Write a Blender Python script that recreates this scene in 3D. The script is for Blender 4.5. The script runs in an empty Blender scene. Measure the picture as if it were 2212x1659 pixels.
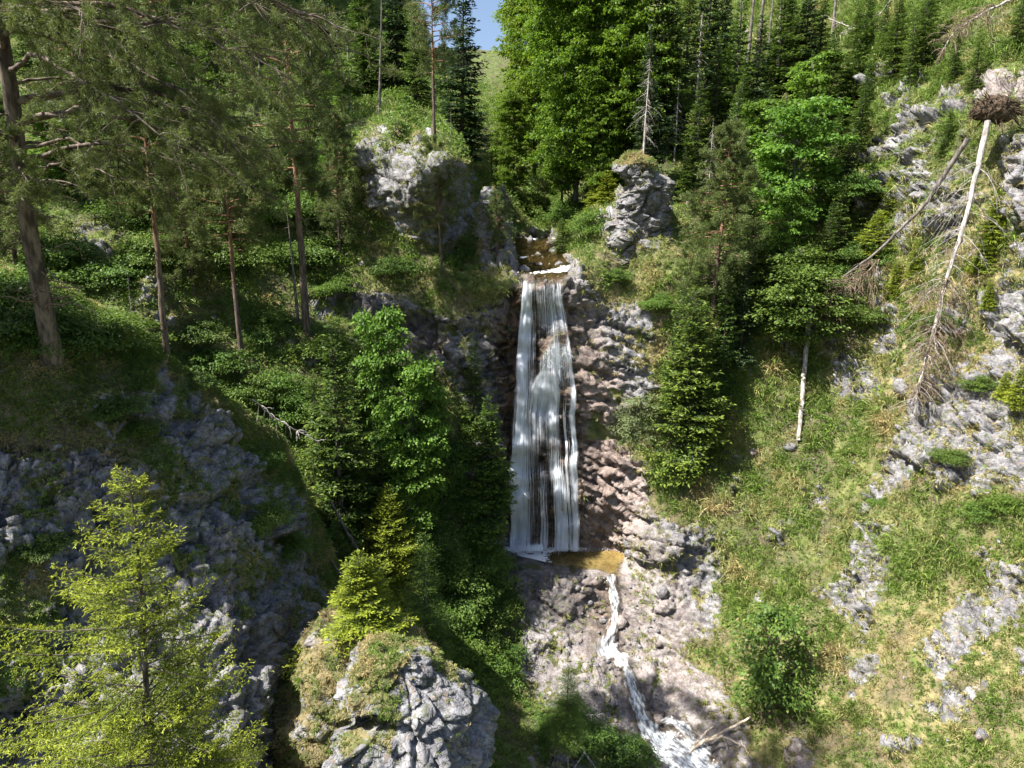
import bpy, math, random
import numpy as np
from mathutils import Vector
rng = np.random.default_rng(7)
random.seed(7)
C = bpy.context.scene.collection
W, H = 2212.0, 1659.0
F = 1475.0
PITCH = math.radians(13)
CP, SP = math.cos(PITCH), math.sin(PITCH)

# ---------------------------------------------------------------- camera maths
def ray(u, v):
    cx = (np.asarray(u, float) - W / 2) / F
    cz = -(np.asarray(v, float) - H / 2) / F
    return np.stack([cx, CP + cz * SP, -SP + cz * CP], -1)
def at(u, v, Y):
    d = ray(u, v)
    return d * (np.asarray(Y, float) / d[..., 1])[..., None]
def z_at(v, Y):
    return float(at(W / 2, v, Y)[2])

# ---------------------------------------------------------------- noise
def _hash(ix, iy, iz, k):
    h = (ix.astype(np.int64) * 374761393 + iy.astype(np.int64) * 668265263 + iz.astype(np.int64) * 2147483647 + k * 974634777)
    h = (h ^ (h >> 13)) * 1274126177
    h = h & 0xFFFFFFFF
    h = (h ^ (h >> 16)) * 2246822519 & 0xFFFFFFFF
    return ((h ^ (h >> 15)) & 0xFFFFFF) / float(0xFFFFFF)
def vnoise(p, scale=1.0, k=0):
    q = p / scale
    i = np.floor(q); f = q - i
    f = f * f * f * (f * (f * 6 - 15) + 10)
    ix, iy, iz = i[..., 0], i[..., 1], i[..., 2]
    r = 0
    for dx in (0, 1):
        wx = f[..., 0] if dx else 1 - f[..., 0]
        for dy in (0, 1):
            wy = f[..., 1] if dy else 1 - f[..., 1]
            for dz in (0, 1):
                wz = f[..., 2] if dz else 1 - f[..., 2]
                r = r + wx * wy * wz * _hash(ix + dx, iy + dy, iz + dz, k)
    return r
def fbm(p, scale, octs=4, k=0, gain=.5):
    a, s, t = 1.0, 0, 0
    for o in range(octs):
        s = s + a * vnoise(p + 17.3 * o, scale / 2 ** o, k + o); t += a; a *= gain
    return s / t
def worley(p, scale, k=0):
    """faceted blocks: returns facet height (-.5...5) and crack distance F2-F1"""
    q = p / scale
    i = np.floor(q)
    best = np.full(q.shape[:-1], 9.0); sec = best.copy()
    fac = np.zeros(q.shape[:-1])
    for dx in (-1, 0, 1):
        for dy in (-1, 0, 1):
            for dz in (-1, 0, 1):
                cx, cy, cz = i[..., 0] + dx, i[..., 1] + dy, i[..., 2] + dz
                h0 = _hash(cx, cy, cz, k); h1 = _hash(cx, cy, cz, k + 1); h2 = _hash(cx, cy, cz, k + 2)
                ox, oy, oz = q[..., 0] - cx - h0, q[..., 1] - cy - h1, q[..., 2] - cz - h2
                d = np.sqrt(ox * ox + oy * oy + oz * oz)
                g = (_hash(cx, cy, cz, k + 3) - .5) + 1.5 * (ox * (h1 - .5) + oy * (h2 - .5) + oz * (h0 - .5))
                m = d < best
                sec = np.where(m, best, np.minimum(sec, d))
                fac = np.where(m, g, fac)
                best = np.where(m, d, best)
    return fac, sec - best

# ---------------------------------------------------------------- mesh helpers
def build(name, v, f, mat, parent=None, attrs=None, smooth=False, uv=None, tris=None):
    v = np.ascontiguousarray(v, dtype=np.float32).reshape(-1, 3)
    f = np.ascontiguousarray(f, dtype=np.int32).reshape(-1, 4)
    me = bpy.data.meshes.new(name)
    nl = f.size + (0 if tris is None else tris.size)
    nf = len(f) + (0 if tris is None else len(tris))
    me.vertices.add(len(v)); me.vertices.foreach_set('co', v.ravel())
    me.loops.add(nl)
    li = f.ravel(); st = np.arange(len(f), dtype=np.int32) * 4
    if tris is not None:
        li = np.concatenate([li, tris.ravel().astype(np.int32)])
        st = np.concatenate([st, len(f) * 4 + np.arange(len(tris), dtype=np.int32) * 3])
    me.loops.foreach_set('vertex_index', li)
    me.polygons.add(nf)
    me.polygons.foreach_set('loop_start', st)
    if uv is not None:
        l = me.uv_layers.new(name='UVMap')
        l.data.foreach_set('uv', np.ascontiguousarray(uv[li], dtype=np.float32).ravel())
    for k, a in (attrs or {}).items():
        at_ = me.attributes.new(k, 'FLOAT', 'POINT')
        at_.data.foreach_set('value', np.ascontiguousarray(a, dtype=np.float32).ravel())
    me.update(calc_edges=True); me.validate()
    if smooth: me.polygons.foreach_set('use_smooth', np.ones(nf, dtype=bool))
    me.materials.append(mat)
    o = bpy.data.objects.new(name, me); C.objects.link(o)
    if parent is not None: o.parent = parent
    return o
class Acc:
    def __init__(s): s.v = []; s.f = []; s.a = {}; s.n = 0
    def add(s, v, f, **at_):
        v = np.asarray(v, float).reshape(-1, 3)
        s.v.append(v); s.f.append(np.asarray(f, int).reshape(-1, 4) + s.n); s.n += len(v)
        for k in at_: s.a.setdefault(k, []).append(np.broadcast_to(at_[k], (len(v),)))
    def build(s, name, mat, parent=None, smooth=False):
        return build(name, np.concatenate(s.v), np.concatenate(s.f), mat, parent, {k: np.concatenate(x) for k, x in s.a.items()}, smooth)
def nrm(a):
    return a / (np.linalg.norm(a, axis=-1, keepdims=True) + 1e-9)
def tube(acc, pts, rad, sides=6, rough=0.0, r=0.5):
    pts = np.asarray(pts, float); n = len(pts)
    rad = np.broadcast_to(np.asarray(rad, float), (n,))
    t = nrm(np.gradient(pts, axis=0))
    ref = np.array([0., 0, 1]) if abs(t[:, 2]).mean() < .8 else np.array([1., 0, 0])
    a = nrm(np.cross(t, ref)); b = np.cross(t, a)
    th = np.arange(sides) / sides * 2 * np.pi
    rr = rad[:, None] * (1 + rough * (rng.random((n, sides)) - .5))
    v = pts[:, None] + rr[..., None] * (np.cos(th)[None, :, None] * a[:, None] + np.sin(th)[None, :, None] * b[:, None])
    i = np.arange(n - 1)[:, None] * sides; j = np.arange(sides)[None]; k = (j + 1) % sides
    f = np.stack([i + j, i + k, i + sides + k, i + sides + j], -1).reshape(-1, 4)
    acc.add(v.reshape(-1, 3), f, r=r)
def leaves(acc, c, d, nn, L, Wd, r, tip, bend=0.0):
    """one rhombic blade per row, standing at c and pointing along d"""
    n = len(c)
    d = nrm(d); s = nrm(np.cross(d, nn))
    L = np.broadcast_to(L, (n,))[:, None]; Wd = np.broadcast_to(Wd, (n,))[:, None]
    m = c + d * L * .5
    e = c + d * L
    if not (np.isscalar(bend) and bend == 0): e = e + np.array([0, 0, -1.]) * np.broadcast_to(bend, (n,))[:, None] * L
    v = np.stack([c, m + s * Wd * .5, e, m - s * Wd * .5], 1).reshape(-1, 3)
    f = np.arange(n * 4).reshape(-1, 4)
    acc.add(v, f, r=np.repeat(r, 4), tip=np.repeat(np.broadcast_to(tip, (n,)), 4))
def rdir(n, up=0.0):
    d = nrm(rng.normal(size=(n, 3))); d[:, 2] += up
    return nrm(d)

# ---------------------------------------------------------------- object helpers
def tag(o, label=None, cat=None, group=None, kind=None):
    if label: o['label'] = label
    if cat: o['category'] = cat
    if group: o['group'] = group
    if kind: o['kind'] = kind
    return o
def empty(name, loc, rz=0, sc=1.0):
    o = bpy.data.objects.new(name, None); C.objects.link(o)
    o.location = [float(x) for x in loc]; o.rotation_euler = (0, 0, rz); o.scale = (sc, sc, sc) if np.isscalar(sc) else sc
    o.empty_display_size = .2
    return o

# ---------------------------------------------------------------- materials
class NT:
    def __init__(s, name):
        s.m = bpy.data.materials.new(name); s.m.use_nodes = True
        s.t = s.m.node_tree; s.t.nodes.clear()
        s.out = s.n('ShaderNodeOutputMaterial')
    def n(s, typ, **kw):
        x = s.t.nodes.new(typ)
        for k, v in kw.items(): setattr(x, k, v)
        return x
    def link(s, a, b): s.t.links.new(a, b)
    def val(s, sock, x):
        if hasattr(x, 'is_output'): s.link(x, sock)
        else:
            if isinstance(x, tuple) and len(x) == 3 and sock.type == 'RGBA': x = x + (1,)
            sock.default_value = x
    def attr(s, name):
        return s.n('ShaderNodeAttribute', attribute_name=name).outputs['Fac']
    def math(s, op, a, b=0.0, c=None, clamp=False):
        x = s.n('ShaderNodeMath', operation=op, use_clamp=clamp)
        s.val(x.inputs[0], a); s.val(x.inputs[1], b)
        if c is not None: s.val(x.inputs[2], c)
        return x.outputs[0]
    def mix(s, f, a, b):
        x = s.n('ShaderNodeMix', data_type='RGBA')
        s.val(x.inputs[0], f); s.val(x.inputs[6], a); s.val(x.inputs[7], b)
        return x.outputs[2]
    def noise(s, scale, detail=4, rough=.55, vec=None, dist=0.0):
        x = s.n('ShaderNodeTexNoise'); x.inputs['Scale'].default_value = scale
        x.inputs['Detail'].default_value = detail; x.inputs['Roughness'].default_value = rough
        x.inputs['Distortion'].default_value = dist
        if vec is None: vec = s.pos()
        s.link(vec, x.inputs['Vector'])
        return x.outputs['Fac']
    def vor(s, scale, feature='F1', vec=None):
        x = s.n('ShaderNodeTexVoronoi', feature=feature); x.inputs['Scale'].default_value = scale
        s.link(vec or s.pos(), x.inputs['Vector'])
        return x.outputs['Distance']
    def pos(s):
        if not hasattr(s, '_p'): s._p = s.n('ShaderNodeNewGeometry').outputs['Position']
        return s._p
    def obj(s):
        if not hasattr(s, '_o'): s._o = s.n('ShaderNodeTexCoord').outputs['Object']
        return s._o
    def map(s, vec, scale):
        x = s.n('ShaderNodeMapping'); x.inputs['Scale'].default_value = scale
        s.link(vec, x.inputs['Vector']); return x.outputs[0]
    def step(s, x, lo, hi):
        m = s.n('ShaderNodeMapRange', interpolation_type='SMOOTHSTEP')
        s.val(m.inputs[0], x); s.val(m.inputs[1], lo); s.val(m.inputs[2], hi)
        return m.outputs[0]
    def bump(s, h, strength, dist):
        b = s.n('ShaderNodeBump'); b.inputs['Strength'].default_value = strength; b.inputs['Distance'].default_value = dist
        s.link(h, b.inputs['Height']); return b.outputs[0]

def mat_terrain(name, rock_hi=(.31, .305, .315), rock_lo=(.09, .088, .095)):
    n = NT(name); P = n.pos()
    rock, wet, pink, dry, soil = [n.attr(k) for k in ('rock', 'wet', 'pink', 'dry', 'soil')]
    big = n.noise(.35, 5, .6); mid = n.noise(1.6, 6, .62); fine = n.noise(9, 6, .65)
    streak = n.noise(1.0, 5, .6, n.map(P, (2.4, 2.4, .35)))
    dvec = n.n('ShaderNodeVectorMath', operation='MULTIPLY_ADD'); nzc = n.n('ShaderNodeTexNoise'); nzc.inputs['Scale'].default_value = 1.3; nzc.inputs['Detail'].default_value = 4; n.link(P, nzc.inputs['Vector']); n.link(nzc.outputs['Color'], dvec.inputs[0]); dvec.inputs[1].default_value = (1.6, 1.6, 1.6); n.link(P, dvec.inputs[2])
    crack = n.vor(1.5, 'DISTANCE_TO_EDGE', n.map(dvec.outputs[0], (1, 1, 1.5)))
    # rock
    k = n.math('ADD', n.math('MULTIPLY', mid, .55), n.math('MULTIPLY', fine, .45))
    rc = n.mix(n.step(k, .38, .64), rock_lo, rock_hi)
    rc = n.mix(n.math('MULTIPLY', n.step(big, .40, .62), .5), rc, (.17, .165, .175))
    rc = n.mix(n.math('MULTIPLY', n.step(streak, .52, .72), .65), rc, (.085, .085, .095))
    rc = n.mix(n.math('MULTIPLY', n.step(n.noise(2.6, 5, .6), .56, .66), .5), rc, (.22, .16, .11))
    rc = n.mix(n.math('MULTIPLY', n.math('MULTIPLY', n.math('SUBTRACT', 1.0, n.step(crack, .0, .045)), .5), n.step(big, .42, .6)), rc, (.05, .045, .042))
    pk = n.mix(n.step(k, .38, .6), (.16, .10, .075), (.37, .305, .275))
    rc = n.mix(n.math('MULTIPLY', pink, .9), rc, pk)
    wc = n.mix(n.step(mid, .4, .62), (.022, .016, .012), (.11, .065, .04))
    rc = n.mix(wet, rc, wc)
    # lichen / moss
    rc = n.mix(n.math('MULTIPLY', n.step(n.noise(2.7, 6, .7), .53, .63), n.math('SUBTRACT', .7, n.math('MULTIPLY', pink, .6))), rc, (.075, .085, .03))
    # turf under the blades
    gr = n.mix(n.step(mid, .35, .65), (.045, .062, .017), (.10, .13, .03))
    gr = n.mix(n.math('MULTIPLY', dry, n.step(n.noise(2.2, 4), .35, .6)), gr, (.30, .23, .125))
    so = n.mix(n.step(fine, .38, .62), (.035, .026, .019), (.13, .095, .07))
    gr = n.mix(n.math('MULTIPLY', soil, .85), gr, so)
    e = n.math('ADD', rock, n.math('MULTIPLY', n.math('SUBTRACT', n.noise(2.4, 6, .7), .5), 1.1))
    fac = n.step(e, .45, .53)
    col = n.mix(fac, gr, rc)
    b = n.n('ShaderNodeBsdfPrincipled')
    n.link(col, b.inputs['Base Color'])
    rg = n.math('SUBTRACT', .92, n.math('MULTIPLY', wet, .62))
    n.link(rg, b.inputs['Roughness']); b.inputs['Specular IOR Level'].default_value = .35
    h = n.math('ADD', n.math('MULTIPLY', fine, .5), n.math('ADD', mid, n.math('MULTIPLY', n.step(crack, 0, .07), .2)))
    n.link(n.bump(h, .9, .12), b.inputs['Normal'])
    n.link(b.outputs[0], n.out.inputs[0])
    return n.m

def mat_leaf(name, dark, light, tipc, trans=.35, rough=.55, var=.25):
    n = NT(name)
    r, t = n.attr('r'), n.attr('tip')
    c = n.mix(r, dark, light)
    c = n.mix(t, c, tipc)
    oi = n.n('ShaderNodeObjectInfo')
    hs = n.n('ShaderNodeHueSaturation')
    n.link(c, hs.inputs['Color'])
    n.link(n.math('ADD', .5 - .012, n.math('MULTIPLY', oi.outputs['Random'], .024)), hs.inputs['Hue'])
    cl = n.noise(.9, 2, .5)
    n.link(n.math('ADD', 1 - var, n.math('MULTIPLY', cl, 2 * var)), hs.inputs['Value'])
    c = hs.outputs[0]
    b = n.n('ShaderNodeBsdfPrincipled'); n.link(c, b.inputs['Base Color'])
    b.inputs['Roughness'].default_value = rough; b.inputs['Specular IOR Level'].default_value = .25
    tr = n.n('ShaderNodeBsdfTranslucent')
    tc = n.mix(.25, c, (light[0] * 2.2, light[1] * 2.0, light[2] * .7))
    n.link(tc, tr.inputs[0])
    mx = n.n('ShaderNodeMixShader'); mx.inputs[0].default_value = trans
    n.link(b.outputs[0], mx.inputs[1]); n.link(tr.outputs[0], mx.inputs[2])
    n.link(mx.outputs[0], n.out.inputs[0])
    return n.m
def mat_bark(name, lo, hi, top=None, z0=0, z1=1, scale=6, vst=.25):
    """bark; with top, the colour passes to top between object heights z0 and z1 (as on a Scots pine)"""
    n = NT(name)
    v = n.map(n.obj(), (scale, scale, scale * vst))
    a = n.noise(1, 5, .65, v)
    c = n.mix(n.step(a, .38, .62), lo, hi)
    if top:
        sx = n.n('ShaderNodeSeparateXYZ'); n.link(n.obj(), sx.inputs[0])
        c = n.mix(n.step(sx.outputs[2], z0, z1), c, n.mix(n.step(a, .38, .62), top[0], top[1]))
    b = n.n('ShaderNodeBsdfPrincipled'); n.link(c, b.inputs['Base Color']); b.inputs['Roughness'].default_value = .9
    b.inputs['Specular IOR Level'].default_value = .2
    n.link(n.bump(a, .8, .04), b.inputs['Normal'])
    n.link(b.outputs[0], n.out.inputs[0])
    return n.m
M = {}
M['terrain'] = mat_terrain('limestone and turf')
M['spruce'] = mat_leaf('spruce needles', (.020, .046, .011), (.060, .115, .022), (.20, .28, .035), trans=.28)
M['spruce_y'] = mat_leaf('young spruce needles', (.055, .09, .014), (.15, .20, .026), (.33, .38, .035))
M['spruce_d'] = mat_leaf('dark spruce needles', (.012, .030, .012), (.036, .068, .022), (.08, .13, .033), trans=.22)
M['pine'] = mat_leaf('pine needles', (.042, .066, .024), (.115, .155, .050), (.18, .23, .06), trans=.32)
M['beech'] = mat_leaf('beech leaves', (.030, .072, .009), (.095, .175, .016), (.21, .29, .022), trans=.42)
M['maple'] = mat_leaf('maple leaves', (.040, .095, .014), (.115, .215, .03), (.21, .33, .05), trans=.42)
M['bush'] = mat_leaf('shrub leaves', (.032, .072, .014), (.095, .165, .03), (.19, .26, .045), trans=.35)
M['pale'] = mat_leaf('pale willow leaves', (.09, .12, .05), (.19, .23, .10), (.30, .35, .17), trans=.4)
M['herb'] = mat_leaf('herb leaves', (.035, .080, .014), (.105, .185, .03), (.22, .29, .045), trans=.35)
def mat_grass():
    n = NT('grass blades')
    r, t = n.attr('r'), n.attr('tip')
    c = n.mix(r, (.060, .125, .015), (.205, .325, .045))
    c = n.mix(t, c, (.50, .40, .20))
    b = n.n('ShaderNodeBsdfPrincipled'); n.link(c, b.inputs['Base Color']); b.inputs['Roughness'].default_value = .6
    tr = n.n('ShaderNodeBsdfTranslucent'); n.link(c, tr.inputs[0])
    mx = n.n('ShaderNodeMixShader'); mx.inputs[0].default_value = .4
    n.link(b.outputs[0], mx.inputs[1]); n.link(tr.outputs[0], mx.inputs[2]); n.link(mx.outputs[0], n.out.inputs[0])
    return n.m
M['grass'] = mat_grass()
M['bark_spruce'] = mat_bark('spruce bark', (.045, .036, .03), (.13, .11, .095))
M['bark_pine'] = mat_bark('pine bark', (.05, .038, .03), (.14, .105, .085), ((.15, .08, .05), (.30, .17, .11)), 3.5, 7.5)
M['bark_beech'] = mat_bark('beech bark', (.06, .055, .05), (.16, .15, .135))
M['deadwood'] = mat_bark('bleached dead wood', (.16, .14, .125), (.42, .39, .36))
M['deadbrown'] = mat_bark('brown dead twigs', (.10, .075, .055), (.22, .165, .12))
M['driftwood'] = mat_bark('pale driftwood', (.34, .27, .20), (.66, .56, .45))
M['bark_log'] = mat_bark('dark log bark', (.06, .052, .047), (.21, .185, .165))
M['root'] = mat_bark('roots and earth', (.02, .014, .010), (.10, .07, .045), scale=9, vst=1)
# ================================================================ TERRAIN
def rbf(ctrl):
    c = np.array(ctrl, float)
    X = c[:, :2]; Y = 1 / c[:, 2]
    k = lambda r2: -np.sqrt(r2 + 25 ** 2)
    D = ((X[:, None] - X[None]) ** 2).sum(-1)
    n = len(X)
    A = np.zeros((n + 3, n + 3)); A[:n, :n] = k(D) - np.eye(n) * 2
    Pm = np.c_[np.ones(n), X / 1000]; A[:n, n:] = Pm; A[n:, :n] = Pm.T
    w = np.linalg.solve(A, np.r_[Y, 0, 0, 0])
    def f(u, v):
        u = np.asarray(u, float); v = np.asarray(v, float)
        s = w[n] + w[n + 1] * u / 1000 + w[n + 2] * v / 1000
        for i in range(n):
            s = s + w[i] * k((u - X[i, 0]) ** 2 + (v - X[i, 1]) ** 2)
        return 1 / np.clip(s, 1 / 260., 1 / 7.)
    return f
MAIN = [
 # left hillside, going down the picture
 (-900,-500,62),(-900,0,56),(-900,700,34),(-900,1500,26),(-900,2400,15),
 (0,-500,80),(0,0,62),(0,300,46),(0,500,38),(0,700,34),(300,0,70),(300,200,56),(300,400,45),(300,600,36.5),(330,690,34.5),
 (300,-500,85),(500,80,84),(500,300,56),(450,700,37.5),(450,800,36),(523,768,37),(600,550,44),(600,760,38),(665,720,39),(620,880,36),
 (700,60,100),(700,250,62),(700,480,47),(700,600,44),(700,1000,35),(700,1150,33.5),(700,1300,32),(650,1500,28),(300,1500,28),(300,2400,14),
 (800,120,100),(800,235,62),(860,262,50),(880,300,49),(800,330,46.5),(940,292,50.8),(1000,390,53),(990,335,53.5),(800,450,46),(900,525,45.3),(1000,450,51.5),(1000,520,49),
 (950,200,104),(1010,330,72),(1050,400,66),(750,520,46),(800,600,44.5),(950,600,43.8),(1050,600,43.2),
 (700,640,43.5),(780,690,42.6),(860,740,42.4),(960,680,42.6),(1050,660,42.8),(1000,800,41.8),(1060,900,41.8),(900,820,40.5),(800,850,38.5),
 (850,950,38),(1000,1000,39.8),(900,1100,36.5),(1050,1100,40.8),(1000,1200,37.2),(900,1250,34.8),(1050,1250,37.6),(950,1350,32.5),(1060,1380,34.5),
 (1000,1480,30),(1090,1480,31),(1150,1580,28.3),(1050,1640,25.5),(1250,1640,27.6),
 # upstream bed and forest behind
 (1105,590,43.3),(1170,600,43.0),(1225,600,43.0),(1120,560,47),(1190,560,47.5),(1130,512,56),(1190,515,56.5),(1150,470,66),(1200,440,74),(1200,350,92),(1200,200,122),(1150,100,150),
 (1100,430,66),(1290,440,60),(1060,300,96),(1106,-500,170),(1450,-500,150),(1400,100,120),(1350,250,84),
 # fall face
 (1110,700,42.9),(1170,700,42.8),(1230,700,42.7),(1190,745,42.2),(1130,760,42.7),(1190,800,41.9),(1235,780,42.0),(1110,900,42.3),(1190,900,41.9),(1240,950,41.6),(1150,1050,41.9),
 (1250,1100,41.3),(1110,1172,41.7),(1200,1172,41.6),(1260,1174,41.4),(1340,1180,40.9),
 (1100,1195,40.7),(1200,1205,40.1),(1300,1205,40.0),(1130,1222,38.9),(1220,1236,38.3),(1300,1236,38.3),(1360,1210,39.4),
 # gorge floor and slabs
 (1100,1260,37.8),(1200,1270,37.2),(1200,1330,36.4),(1300,1280,37.6),(1320,1260,38),(1320,1330,37.2),(1310,1390,35.4),(1130,1400,34.2),(1230,1400,35.0),
 (1250,1460,33.2),(1370,1440,34.0),(1150,1480,32.2),(1350,1500,32.6),(1400,1560,31.6),(1430,1620,30.6),(1300,1560,30.8),(1500,1600,30.3),(1500,1659,29.6),(1500,1900,23.5),(1250,1900,22.0),
 (1106,2400,16.5),
 # right of the fall
 (1260,650,43),(1300,760,42.2),(1330,640,43.8),(1400,640,43.6),(1400,760,42.4),(1300,900,41.4),(1330,940,41.6),(1360,1000,40.2),(1330,1100,40.6),(1390,1100,39.2),(1440,900,41.3),
 (1250,560,45),(1350,560,45.3),(1300,480,50),(1400,500,46.5),(1450,560,44.5),(1420,330,58),(1500,300,62),(1450,430,52),
 (1400,1150,38.6),(1420,1200,37.3),(1400,1280,36.6),(1450,1350,35.2),(1450,1420,34.2),(1500,1500,32),(1580,1560,30.4),(1540,1250,36.4),(1550,1400,33.4),
 # right slope
 (1500,1060,39.4),(1600,1000,39.3),(1600,1200,36.4),(1600,850,41.2),(1550,650,43.2),(1600,480,50),(1650,300,62),(1700,150,76),(1700,0,96),(1700,-500,120),
 (1850,100,64),(1850,300,53),(1700,600,45),(1700,700,43.6),(1700,800,41.6),(1750,950,38.4),(1700,1100,36.6),(1700,1300,33.2),(1700,1500,29.8),(1700,1640,27.4),
 (1850,500,45.5),(1850,650,43),(1830,760,41),(1850,850,38.8),(1850,1000,36.2),(1850,1200,32.8),(1850,1400,29.6),(1850,1600,26.4),
 (1950,200,50),(1950,420,44.6),(1950,600,41),(1950,750,38.6),(1970,900,35.2),(1960,1050,33),(1980,1200,31),(1980,1400,28),(1980,1600,25),
 (2080,100,50),(2080,270,42.5),(2080,500,39.6),(2080,700,36.8),(2080,900,33.6),(2080,1050,31.4),(2080,1250,29.2),(2080,1440,26.2),(2080,1640,23.4),
 (2200,0,50),(2200,160,42),(2200,250,40),(2200,450,37.6),(2200,650,35),(2200,850,32),(2200,1050,29.6),(2200,1250,27.4),(2200,1450,25),(2200,1650,22.2),
 (2212,2100,16.5),(3100,-500,60),(3100,200,38),(3100,900,24),(3100,1700,17),(3100,2400,12),(1850,2100,18.5),(2212,-500,75)]
fmain = rbf(MAIN)

def inpoly(u, v, poly):
    r = np.zeros(u.shape, bool); n = len(poly); j = n - 1
    for i in range(n):
        (x1, y1), (x2, y2) = poly[i], poly[j]
        if y1 != y2:
            c = ((y1 > v) != (y2 > v)) & (u < (x2 - x1) * (v - y1) / (y2 - y1) + x1)
            r ^= c
        j = i
    return r
def blur(a, k):
    for ax in (0, 1):
        for _ in range(2):
            p = np.pad(a, [(k, k) if i == ax else (0, 0) for i in (0, 1)], 'edge')
            cs = np.cumsum(p, ax); cs = np.concatenate([np.zeros_like(np.take(cs, [0], ax)), cs], ax)
            n = a.shape[ax]
            a = (np.take(cs, np.arange(2 * k + 1, 2 * k + 1 + n), ax) - np.take(cs, np.arange(n), ax)) / (2 * k + 1)
    return a
def mask(u, v, polys, k):
    m = np.zeros(u.shape)
    for p in polys:
        a = p[0] if np.isscalar(p[0]) else 1.0
        q = p[1:] if np.isscalar(p[0]) else p
        m = np.maximum(m, inpoly(u, v, q) * a)
    return blur(m, k)
def gridnormal(P):
    gu = np.gradient(P, axis=1); gv = np.gradient(P, axis=0)
    n = nrm(np.cross(gu, gv))
    s = np.sign((n * -P).sum(-1, keepdims=True)); s[s == 0] = 1   # towards the open side
    return n * s
def rockdisp(P, amp=1.0):
    q = P + .5 * (np.stack([fbm(P, 2.0, 3, k) for k in (40, 50, 60)], -1) - .5)
    q = q * np.array([1, 1, 1.5])
    a, ca = worley(q, 2.6, 1); b, cb = worley(q, 1.0, 11); c, cc = worley(q, .40, 21)
    h = 1.15 * a + .62 * b + .24 * c - .22 * np.clip(1 - cb / .12, 0, 1) - .25 * np.clip(1 - ca / .06, 0, 1) - .06 * np.clip(1 - cc / .14, 0, 1)
    h += .5 * (fbm(P, 1.2, 5, 70) - .5)
    return h * amp, np.clip(1 - cb / .10, 0, 1)
def turfdisp(P):
    return .8 * (fbm(P, 3.0, 3, 80) - .5) + .38 * (fbm(P, .9, 3, 90) - .5)
def gridfaces(nr, nc, wrap=False):
    j = np.arange(nc if wrap else nc - 1)[None]; i = np.arange(nr - 1)[:, None]
    k = (j + 1) % nc
    return np.stack([i * nc + j, i * nc + k, (i + 1) * nc + k, (i + 1) * nc + j], -1).reshape(-1, 4)

def axis(lo, a, b, hi, fine, coarse):
    return np.r_[np.arange(lo, a, coarse), np.arange(a, b, fine), np.arange(b, hi + coarse, coarse)]
us = axis(-900, -30, 2240, 3100, 3.4, 16); vs = axis(-480, -30, 1690, 2380, 3.4, 16)
U, V = np.meshgrid(us, vs)
Y0 = fmain(U, V)
P0 = at(U, V, Y0)
ROCK = [
 [(785,290),(810,272),(860,268),(940,300),(990,335),(1020,370),(1015,440),(1000,520),(960,540),(900,525),(850,490),(810,450),(780,400)],
 [(1020,430),(1090,430),(1120,590),(1040,590)],[(1108,500),(1190,500),(1245,560),(1262,600),(1108,600)],
 [(640,640),(690,600),(760,620),(870,650),(960,690),(1080,650),(1110,610),(1150,600),(1250,600),(1265,1190),(1090,1190),(1060,1120),(1060,1000),(1000,860),(940,790),(860,760),(780,720),(690,690)],
 [(600,730),(690,740),(700,800),(640,790)],
 [(1225,600),(1262,600),(1280,630),(1330,650),(1410,660),(1420,760),(1380,770),(1440,870),(1340,900),(1330,950),(1400,1010),(1400,1100),(1440,1130),(1350,1200),(1260,1190)],
 [(1090,1190),(1350,1180),(1400,1130),(1440,1140),(1540,1130),(1560,1250),(1540,1380),(1460,1380),(1500,1450),(1560,1470),(1620,1540),(1640,1700),(1380,1700),(1300,1600),(1210,1560),(1130,1490),(1115,1350),(1075,1260)],
 [(1850,440),(1870,330),(1930,270),(2000,240),(2090,265),(2070,330),(1980,430),(1960,520),(1880,520)],
 [.8,(1990,420),(2090,330),(2140,400),(2080,520),(2000,560)],
 [.9,(1890,640),(1940,640),(1950,760),(1905,790)],
 [.75,(1640,650),(1800,700),(1800,760),(1660,740)],[.7,(1790,740),(1900,800),(1890,880),(1800,850)],
 [(1880,1060),(1930,960),(1960,880),(2000,840),(2100,760),(2240,700),(2240,1070),(2120,1030),(2010,1065),(1960,1010),(1900,1080),(1850,1180),(1830,1330),(1800,1330),(1830,1150)],
 [.8,(1880,1130),(1930,1130),(1920,1320),(1800,1330),(1830,1200)],
 [.85,(2080,1050),(2130,1100),(2130,1250),(2000,1350),(2060,1440),(2240,1490),(2240,1300),(2150,1260),(2150,1050)],
 [.9,(2090,170),(2240,140),(2240,230),(2100,230)],[.7,(2150,260),(2240,300),(2240,700),(2160,640)],
 [.8,(290,600),(370,590),(380,700),(320,700)],[.9,(50,180),(150,190),(170,270),(70,270)],[.7,(130,480),(240,470),(240,560),(140,560)],
 [.7,(1690,1590),(1780,1610),(1780,1700),(1690,1700)],
 [.75,(1260,470),(1340,420),(1450,440),(1440,540),(1330,560)],
 [.6,(1130,1600),(1300,1590),(1300,1700),(1130,1700)],
 [.9,(1030,900),(1080,900),(1100,1180),(1040,1180),(960,1040)]]
PINK = [
 [.95,(1238,610),(1275,640),(1290,760),(1340,820),(1330,900),(1360,960),(1410,1020),(1400,1130),(1360,1200),(1260,1190),(1250,900)],
 [.4,(1250,1230),(1350,1190),(1440,1150),(1500,1300),(1560,1480),(1640,1560),(1640,1700),(1380,1700),(1300,1560),(1260,1400)],
 [.3,(1130,1340),(1260,1340),(1290,1560),(1140,1480)],
 [.6,(1690,1590),(1780,1610),(1780,1700),(1690,1700)],[.6,(2090,170),(2240,140),(2240,230),(2100,230)]]
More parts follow.
